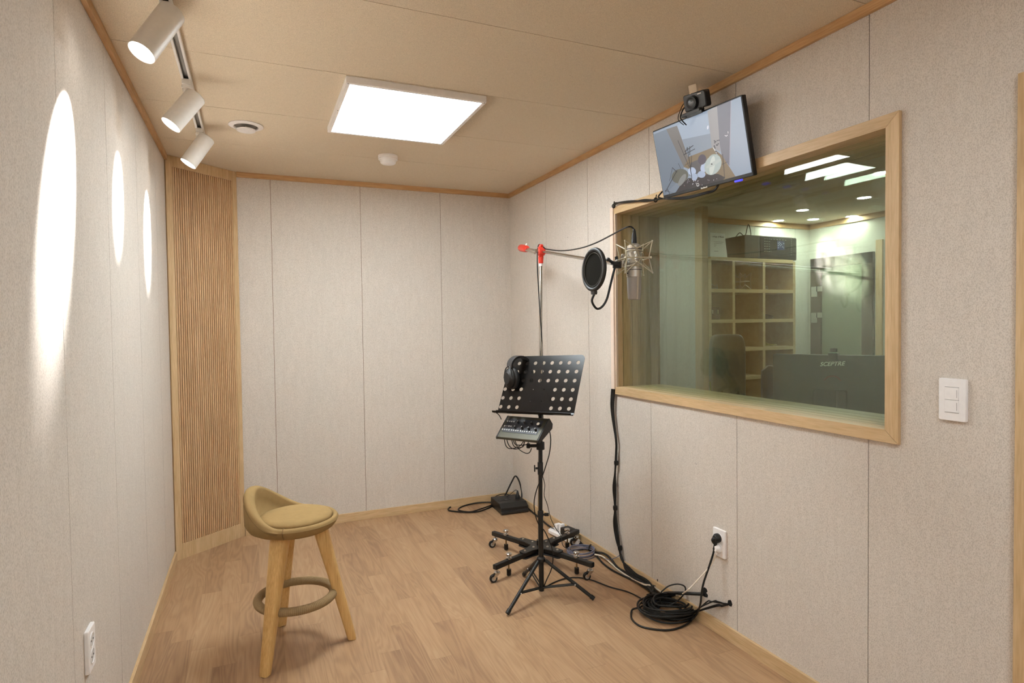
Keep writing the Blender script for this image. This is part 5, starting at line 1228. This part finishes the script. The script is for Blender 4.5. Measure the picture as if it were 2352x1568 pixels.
# drop of cables below the duct
t = thing('cable_drop', 'black cables tied together hanging down the right wall below the duct to the floor', 'cable', tuple(wr(1410, 1050)))
DP = [(1409, 893), (1407, 930), (1410, 965), (1416, 1010), (1416, 1050), (1413, 1085), (1412, 1120), (1413, 1165), (1413, 1200), (1417, 1235), (1423, 1265), (1428, 1285)]
for q in range(5):
    ox = (q - 2) * 1.9
    pts = []
    for k, (x, y) in enumerate(DP):
        tie = 0.25 if k in (5, 7, 10) else 1.0
        pts.append(wr(x + ox * tie * math.cos(k * 0.35 + q * 0.2), y, 0.014 + 0.005 * ((q + k) % 2)))
    pts += [fl(1436 + q * 2, 1306 - q, 0.02 + 0.004 * (q % 3)), fl(1452 + q * 2.4, 1324 - q * 1.5, 0.008 + 0.004 * (q % 3)), fl(1468 + q * 3, 1340 - q * 3, 0.008 + 0.005 * (q % 3)), fl(1486 + q * 2, 1352 - q * 3, 0.010 + 0.004 * (q % 2)), fl(1505, 1366 - q * 2, 0.014 + 0.003 * q), fl(1516 + q * 2, 1374, 0.02)]
    MB().tube(pts, 0.0042, 8).build('cord', M_RUBBER, t)
for px, py in ((1415.5, 1063), (1413, 1166), (1424, 1258)):
    c = wr(px, py, 0.016); mb = MB(); mb.lathe([(0.011, -0.012), (0.0125, 0), (0.011, 0.012)], c, (0, 0.1, 1), 12); mb.build('velcro_tie', M_RUBBER, t)

# ------------------------------------------------------------------ things on the floor by the right wall
# black power block with sockets
P4 = [fl(1152, 1184, 0), fl(1206, 1177, 0), fl(1190, 1150, 0), fl(1134, 1160, 0)]
o = P4[0]; ux_ = (P4[1] - P4[0]); bwid = 0.205; ux_ = Vector((ux_.x, ux_.y, 0)).normalized(); uy_ = Vector((-ux_.y, ux_.x, 0)); bdep = 0.235; bh = 0.07
t = thing('power_block', 'chunky black power block with round sockets on the floor in the far right corner', 'power strip', tuple(o))
def pb(a, b, z): return o + ux_ * a + uy_ * b + Vector((0, 0, z))
# cross-section: sloped front, flat top
sec = [(0.0, 0.004), (0.0, 0.02), (0.01, 0.024), (0.01, 0.046), (0.05, bh), (bdep, bh), (bdep, 0.004)]
MB().prism([pb(0, b, z) for b, z in sec], ux_ * bwid).build('case', mat('worn black plastic', (26, 26, 25), 0.4), t, smooth=False, bevel=0.003)
for q in range(4):
    c = pb(0.035 + q * 0.045, 0.13, bh); MB().lathe([(0.0185, 0.0), (0.0185, 0.002), (0.016, 0.002), (0.0155, 0.0004), (0, 0.0004)], c, seg=20).build('socket', mat('dark grey socket', (44, 42, 42), 0.35), t)
mb = MB(); mb.bb((0, 0, 0), (0, 0, 0)); mb = MB()
for b, z in ((0.0, 0.012),): mb.prism([pb(0.015, b - 0.002, z - 0.003), pb(bwid - 0.015, b - 0.002, z - 0.003), pb(bwid - 0.015, b - 0.002, z + 0.003), pb(0.015, b - 0.002, z + 0.003)], uy_ * 0.004)
mb.build('front_rail', mat('dark shiny rail', (70, 70, 66), 0.2, 0.5), t, smooth=False)
for a, b in ((0.02, 0.02), (bwid - 0.02, 0.02), (0.02, bdep - 0.02), (bwid - 0.02, bdep - 0.02)): MB().cyl(pb(a, b, 0), pb(a, b, 0.005), 0.008, seg=12).build('foot', M_RUBBER, t)
pg = pb(0.035 + 3 * 0.045, 0.13, bh)
t = thing('power_plug', 'black plug with a thin lead pushed into the black power block', 'plug', tuple(pg + Vector((0, 0, 0.002))))
MB().lathe([(0.016, 0.002), (0.017, 0.016), (0.012, 0.026), (0.006, 0.05), (0.003, 0.056)], pg, (0, 0, 1), 18).build('plug_body', M_BLKPL, t)
MB().tube([pg + Vector((0, 0, 0.05)), near(1187, 1126, pg), near(1184, 1125, pg), near(1174, 1133, pg), near(1164, 1141, pg + Vector((0, 0.06, 0))), pb(0.1, bdep + 0.02, 0.04), pb(0.08, bdep + 0.03, 0.006)], 0.0022, 8).build('lead', M_RUBBER, t)
# thick cable loops at the block
r5 = 0.0058
mb = MB(); mb.tube([pb(bwid * 0.6, bdep - 0.01, 0.03), pb(bwid * 0.55, bdep + 0.02, 0.05), near(1163, 1132, pb(0.1, bdep + 0.03, 0)), near(1176, 1105, pb(0.12, bdep + 0.03, 0)), near(1184, 1093, pb(0.14, bdep + 0.02, 0)), near(1192, 1104, pb(0.16, bdep, 0)), near(1198, 1126, pb(bwid - 0.01, bdep - 0.03, 0)), pb(bwid + 0.012, bdep - 0.07, 0.05), pb(bwid + 0.015, bdep - 0.11, 0.01), fl(1206, 1162, 0.007), fl(1222, 1175, 0.007), fl(1240, 1190, 0.007), fl(1258, 1205, 0.007), fl(1275, 1217, 0.008)], r5, 10)
tag(mb.build('thick_cable', M_RUBBER), 'thick black cable arching up behind the black power block in the corner', 'cable')
mb = MB(); fp = lambda x, y, z=0.006: fl(x, y, z)
mb.tube([fp(1134, 1148, 0.02), fp(1110, 1149), fp(1080, 1152), fp(1050, 1158), fp(1033, 1165), fp(1030, 1171), fp(1045, 1174), fp(1075, 1176), fp(1100, 1174), fp(1120, 1167), fp(1136, 1159, 0.01)], 0.005, 8)
mb.tube([fp(1134, 1153, 0.012), fp(1100, 1154, 0.012), fp(1070, 1160), fp(1054, 1167), fp(1056, 1172, 0.012), fp(1080, 1175, 0.012), fp(1105, 1168, 0.012), fp(1134, 1158, 0.016)], 0.005, 8)
mb.tube([fp(1134, 1146, 0.03), fp(1138, 1140, 0.05), fp(1150, 1135, 0.06), fp(1163, 1134.5, 0.05), fp(1176, 1139, 0.04), fp(1184, 1146, 0.03)], 0.003, 8)
tag(mb.build('thick_cable', M_RUBBER), 'loop of doubled black cable lying on the floor left of the power block', 'cable')
# white power strip with adapters
o2 = fl(1257, 1226, 0); e2 = fl(1300, 1246, 0); u2 = (e2 - o2); u2.z = 0; u2.normalize(); v2 = Vector((-u2.y, u2.x, 0)); R2 = Matrix((u2, v2, Vector((0, 0, 1)))).transposed()
def ps(a, b, z): return o2 + u2 * a + v2 * b + Vector((0, 0, z))
t = thing('power_strip', 'white power strip lying on the floor behind the castor base', 'power strip', tuple(o2))
Rx90 = R2 @ Matrix.Rotation(math.radians(90), 3, 'X')
MB().rbox(ps(0.13, 0.03, 0.0185), (0.28, 0.033, 0.056), 0.026, Rx90).build('body', M_WHITE, t)
MB().lathe([(0.006, 0), (0.006, 0.002)], ps(0.012, 0.03, 0.035), seg=12).build('mounting_hole', mat('grey recess', (120, 118, 116), 0.5), t)
t = thing('charger_adapter', 'small white plug-in charger standing on the white power strip', 'adapter', tuple(ps(0.06, 0.03, 0.035)))
MB().rbox(ps(0.07, 0.03, 0.058), (0.026, 0.036, 0.044), 0.004, R2).build('body', M_WHITE, t); MB().rbox(ps(0.105, 0.035, 0.062), (0.022, 0.03, 0.05), 0.004, R2).build('side_body', M_WHITE, t)
t = thing('charger_adapter', 'bulky black power adapter plugged into the white power strip', 'adapter', tuple(ps(0.17, 0.03, 0.035)))
MB().rbox(ps(0.178, 0.03, 0.058), (0.09, 0.06, 0.044), 0.005, R2).build('body', M_BLKPL, t)
MB().tube([ps(0.22, 0.04, 0.06), ps(0.26, 0.05, 0.02), ps(0.3, 0.05, 0.005)], 0.003, 8).build('lead', M_RUBBER, t)
# grey cable coil tied with a strap
gc = fl(1335, 1270, 0.012); t = thing('grey_cable_coil', 'blue-grey coil of thin network cable tied with a black strap by the right wall', 'cable coil', (gc.x, gc.y, 0))
mb = MB()
ga = (fl(1368, 1272) - fl(1303, 1272)).length / 2; gb = (fl(1335, 1253) - fl(1335, 1288)).length / 2
for q in range(7):
    pts = []; s_ = 1 - 0.035 * (q % 4); ph = 0.5 * q
    for k in range(16):
        a = 2 * math.pi * k / 16; pts.append(gc + Vector((math.cos(a) * ga * s_, math.sin(a) * gb * 0.62 * s_, -0.008 + 0.0052 * q + 0.002 * math.sin(2 * a + ph))) + Vector((0.006 * math.cos(ph * 2), 0.008 * math.sin(ph * 3), 0)))
    mb.tube(pts, 0.0025, 8, sub=3, closed=True)
mb.build('coil', mat('blue grey cable jacket', (116, 118, 140), 0.45), t)
MB().tube([fl(1375, 1272, 0.01), fl(1395, 1284, 0.006), wr(1412, 1281, 0.02), wr(1424, 1274, 0.016), wr(1427, 1266, 0.014)], 0.0022, 8).build('lead', MATS['blue grey cable jacket'], t)
sp2 = fl(1356, 1258, 0.02); MB().torus(sp2, 0.017, 0.005, (0.6, -0.8, 0.0), 18, 6).build('strap', M_RUBBER, t)
# run of thick cables along the baseboard
t = thing('floor_cables', 'run of black and cream cables on the floor along the right baseboard', 'cable', tuple(fl(1440, 1305)))
def run(pts, r_, m_, nm='cord'): MB().tube([fl(x, y, z) for x, y, z in pts], r_, 10).build(nm, m_, t)
run([(1274, 1214, 0.008), (1290, 1228, 0.006), (1320, 1243, 0.006), (1345, 1254, 0.006), (1362, 1266, 0.006), (1385, 1270, 0.006), (1400, 1280, 0.006), (1418, 1302, 0.006), (1440, 1316, 0.008), (1465, 1334, 0.012), (1490, 1350, 0.02), (1510, 1366, 0.02), (1530, 1372, 0.03)], 0.0058, M_RUBBER)
run([(1371, 1277, 0.006), (1385, 1293, 0.006), (1405, 1308, 0.006), (1430, 1321, 0.006), (1455, 1332, 0.01), (1480, 1345, 0.01), (1500, 1358, 0.012), (1515, 1370, 0.02)], 0.005, M_RUBBER)
run([(1366, 1273, 0.018), (1385, 1278, 0.008), (1403, 1293, 0.006), (1420, 1308, 0.006), (1440, 1322, 0.008), (1460, 1332, 0.02), (1480, 1342, 0.03), (1498, 1345, 0.02), (1517, 1358, 0.012), (1537, 1366, 0.01)], 0.0042, mat('cream cable jacket', (226, 214, 196), 0.45), 'cream_cord')
for q in range(4): run([(1450 + 4 * q, 1324 + 2 * q, 0.02 + 0.006 * q), (1470 + 4 * q, 1331 + 3 * q, 0.03), (1488 + 2 * q, 1342 + 4 * q, 0.026), (1500 + q, 1356 + 3 * q, 0.02 + 0.004 * q), (1512 + 3 * q, 1370, 0.03)], 0.0048, M_RUBBER)
st = fl(1500, 1352, 0.02); mb = MB(); mb.prism([fl(1498, 1356, 0.0), fl(1505, 1350, 0.0), fl(1505, 1350, 0.03), fl(1500, 1354, 0.03)], (0.002, 0.004, 0)); mb.tube([fl(1499, 1356, 0.02), near(1505, 1345, st), near(1511, 1336, st), near(1511, 1329, st)], 0.005, 6); mb.tube([fl(1499, 1362, 0.01), fl(1486, 1366, 0.006)], 0.005, 6, smooth=False); mb.torus(fl(1500, 1357, 0.022), 0.024, 0.005, (0.75, -0.65, 0), 20, 6)
mb.build('velcro_tie', M_RUBBER, t)
# cable coil
cc3 = fl(1537, 1408, 0.0); ax1 = (fl(1606, 1408) - fl(1462, 1408)).length / 2; d1 = CR.copy(); d1.z = 0; d1.normalize(); d2 = Vector((-d1.y, d1.x, 0)); ay1 = (fl(1537, 1372) - fl(1537, 1442)).length / 2
t = thing('cable_coil', 'big tangled coil of black cable on the floor under the right wall outlet', 'cable coil', (cc3.x, cc3.y, 0))
random.seed(11)
for q in range(17):
    s_ = 0.50 + 0.5 * ((q * 7) % 17) / 16; pts = []; ph = random.uniform(0, 6.28); e_ = random.uniform(0.0, 0.05); lay_ = 0.006 + 0.0033 * q * (1.25 - s_ * 0.45)
    ox, oy = random.uniform(-0.012, 0.012), random.uniform(-0.012, 0.012)
    for k in range(18):
        a = 2 * math.pi * k / 18; w2_ = 1 + e_ * math.sin(2 * a + ph)
        z = lay_ + 0.004 * math.sin(3 * a + ph); z += 0.018 * max(0, math.sin(a)) * (1 - s_)
        pts.append(cc3 + d1 * (math.cos(a) * ax1 * s_ * w2_ * 0.97 + ox) + d2 * (math.sin(a) * ay1 * s_ * w2_ * 0.9 + oy) + Vector((0, 0, max(0.005, z))))
    MB().tube(pts, 0.0037 if q % 3 else 0.0046, 8, sub=3, closed=True).build('cable_turn', M_RUBBER, t)
MB().tube([fl(1470, 1395, 0.03), fl(1452, 1400, 0.008), fl(1451, 1420, 0.005), fl(1470, 1437, 0.005), fl(1505, 1445, 0.005), fl(1540, 1446, 0.005), fl(1572, 1436, 0.006), fl(1590, 1422, 0.012), fl(1602, 1408, 0.02)], 0.0042, 8).build('outer_loop', M_RUBBER, t)
MB().tube([near(1518, 1360, cc3), near(1535, 1346, cc3), near(1556, 1341, cc3), near(1572, 1346, cc3), near(1574, 1358, cc3), near(1564, 1372, cc3), near(1548, 1385, cc3), near(1530, 1391, cc3), near(1518, 1384, cc3), near(1516, 1372, cc3)], 0.0034, 8).build('raised_loop', M_RUBBER, t)
ib = fl(1496, 1389, 0.06)
t = thing('cable_controller', 'small black box with a blue oval label lying on the cable coil', 'control box', tuple(ib))
Rib = Matrix((d1 @ Matrix.Rotation(0, 3, 'Z'), d2, Vector((0, 0, 1)))).transposed() @ Matrix.Rotation(math.radians(18), 3, 'Z') @ Matrix.Rotation(math.radians(8), 3, 'X')
ib = near(1496, 1384, fl(1500, 1395, 0.0)) 
MB().rbox(ib, (0.085, 0.034, 0.026), 0.006, Rib).build('case', M_BLKPL, t)
V = [ib + Rib @ Vector((0.012 + 0.016 * math.cos(2 * math.pi * k / 20), 0.010 * math.sin(2 * math.pi * k / 20), 0.0133)) for k in range(20)]
MB().prism(V, Rib @ Vector((0, 0, 0.0006))).build('blue_label', mat('blue label', (70, 104, 206), 0.4), t, smooth=False)
MB().box(ib + Rib @ Vector((-0.044, 0, 0.0)), (0.004, 0.014, 0.012), Rib).build('metal_tab', M_CHROME, t, smooth=False)
# holes in the wall board with cables
for pts in ([(1612, 1352), (1618, 1348), (1623, 1352), (1625, 1358), (1622, 1361), (1626, 1366), (1625, 1372), (1619, 1371), (1613, 1366)], [(1672, 1378), (1678, 1377), (1680, 1381), (1682, 1388), (1680, 1393), (1675, 1391), (1671, 1386)]):
    MB().prism([wr(x, y, 0.0006) for x, y in pts], (0.0004, 0, 0)).build('cable_hole', mat('black hole', (6, 5, 4), 0.95), WR, smooth=False)
# cables into the holes
tag(MB().tube([fl(1500, 1366, 0.02), fl(1512, 1368, 0.03), near(1530, 1361.5, fl(1540, 1380)), wr(1560, 1361.5, 0.07), wr(1590, 1363, 0.03), wr(1612, 1364, 0.008), wr(1620, 1366, -0.012)], 0.0072, 10).build('thick_cable', M_RUBBER), 'thick black cable running level into the torn hole in the right wall', 'cable')
t = thing('wall_hole_cables', 'thin black cables fanning out of the second hole low in the right wall', 'cable', tuple(wr(1660, 1386)))
for q, (m1, m2) in enumerate((((1626, 1380), (1607, 1396)), ((1640, 1380), (1612, 1392)), ((1648, 1388), (1625, 1395)), ((1650, 1391), (1618, 1399)))):
    MB().tube([wr(1677, 1387 + q * 0.8 - 1, -0.01), wr(1668, 1386 + q, 0.006), wr(m1[0] + 8, m1[1] + 1, 0.012), wr(*m1, 0.02), wr(*m2, 0.03), fl(1596, 1402 + q, 0.02), fl(1578, 1398 + 2 * q, 0.025)], 0.0030, 8).build('cord', M_RUBBER, t)
# plugs in the right outlet
OY, OZ = 1.966, 0.393
t = thing('power_plug', 'black plug in the right wall outlet, its lead dropping to the floor coil', 'plug', (XR - 0.012, OY, OZ + 0.022))
c = Vector((XR - 0.0125, OY, OZ + 0.022))
MB().lathe([(0.0185, 0.0), (0.0195, 0.006), (0.019, 0.012), (0.012, 0.022)], c, (-1, 0, 0), 24).build('plug_body', M_BLKPL, t)
MB().tube([c + Vector((-0.012, 0.0, 0.0)), c + Vector((-0.02, 0.008, -0.01)), near(1643, 1250, c), near(1640, 1262, c)], lambda u: 0.011 - 0.005 * u, 12).build('strain_relief', M_BLKPL, t)
MB().tube([near(1641, 1258, c), near(1637, 1275, c), near(1629, 1300, c), near(1622, 1320, c), near(1615, 1342, c), near(1611, 1365, c), near(1609, 1385, c), wr(1604, 1402, 0.04), fl(1598, 1412, 0.02), fl(1588, 1424, 0.02)], 0.0042, 10).build('lead', M_RUBBER, t)
t = thing('power_plug', 'cream white plug in the lower socket of the right wall outlet', 'plug', (XR - 0.012, OY, OZ - 0.022))
c = Vector((XR - 0.0125, OY, OZ - 0.022)); M_CR = MATS['cream cable jacket']
MB().lathe([(0.0185, 0.0), (0.0195, 0.005), (0.018, 0.01), (0.010, 0.02)], c, (-1, 0, 0), 24).build('plug_body', M_WHITE, t)
MB().tube([c + Vector((-0.014, 0.002, 0.0)), near(1648, 1262, c), near(1644, 1272, c)], lambda u: 0.010 - 0.005 * u, 12).build('strain_relief', M_WHITE, t)
MB().tube([near(1644, 1270, c), near(1638, 1290, c), near(1622, 1310, c), near(1606, 1328, c), near(1590, 1345, c), near(1578, 1356, c), wr(1560, 1366, 0.02), fl(1537, 1366, 0.008)], 0.0030, 8).build('lead', M_CR, t)
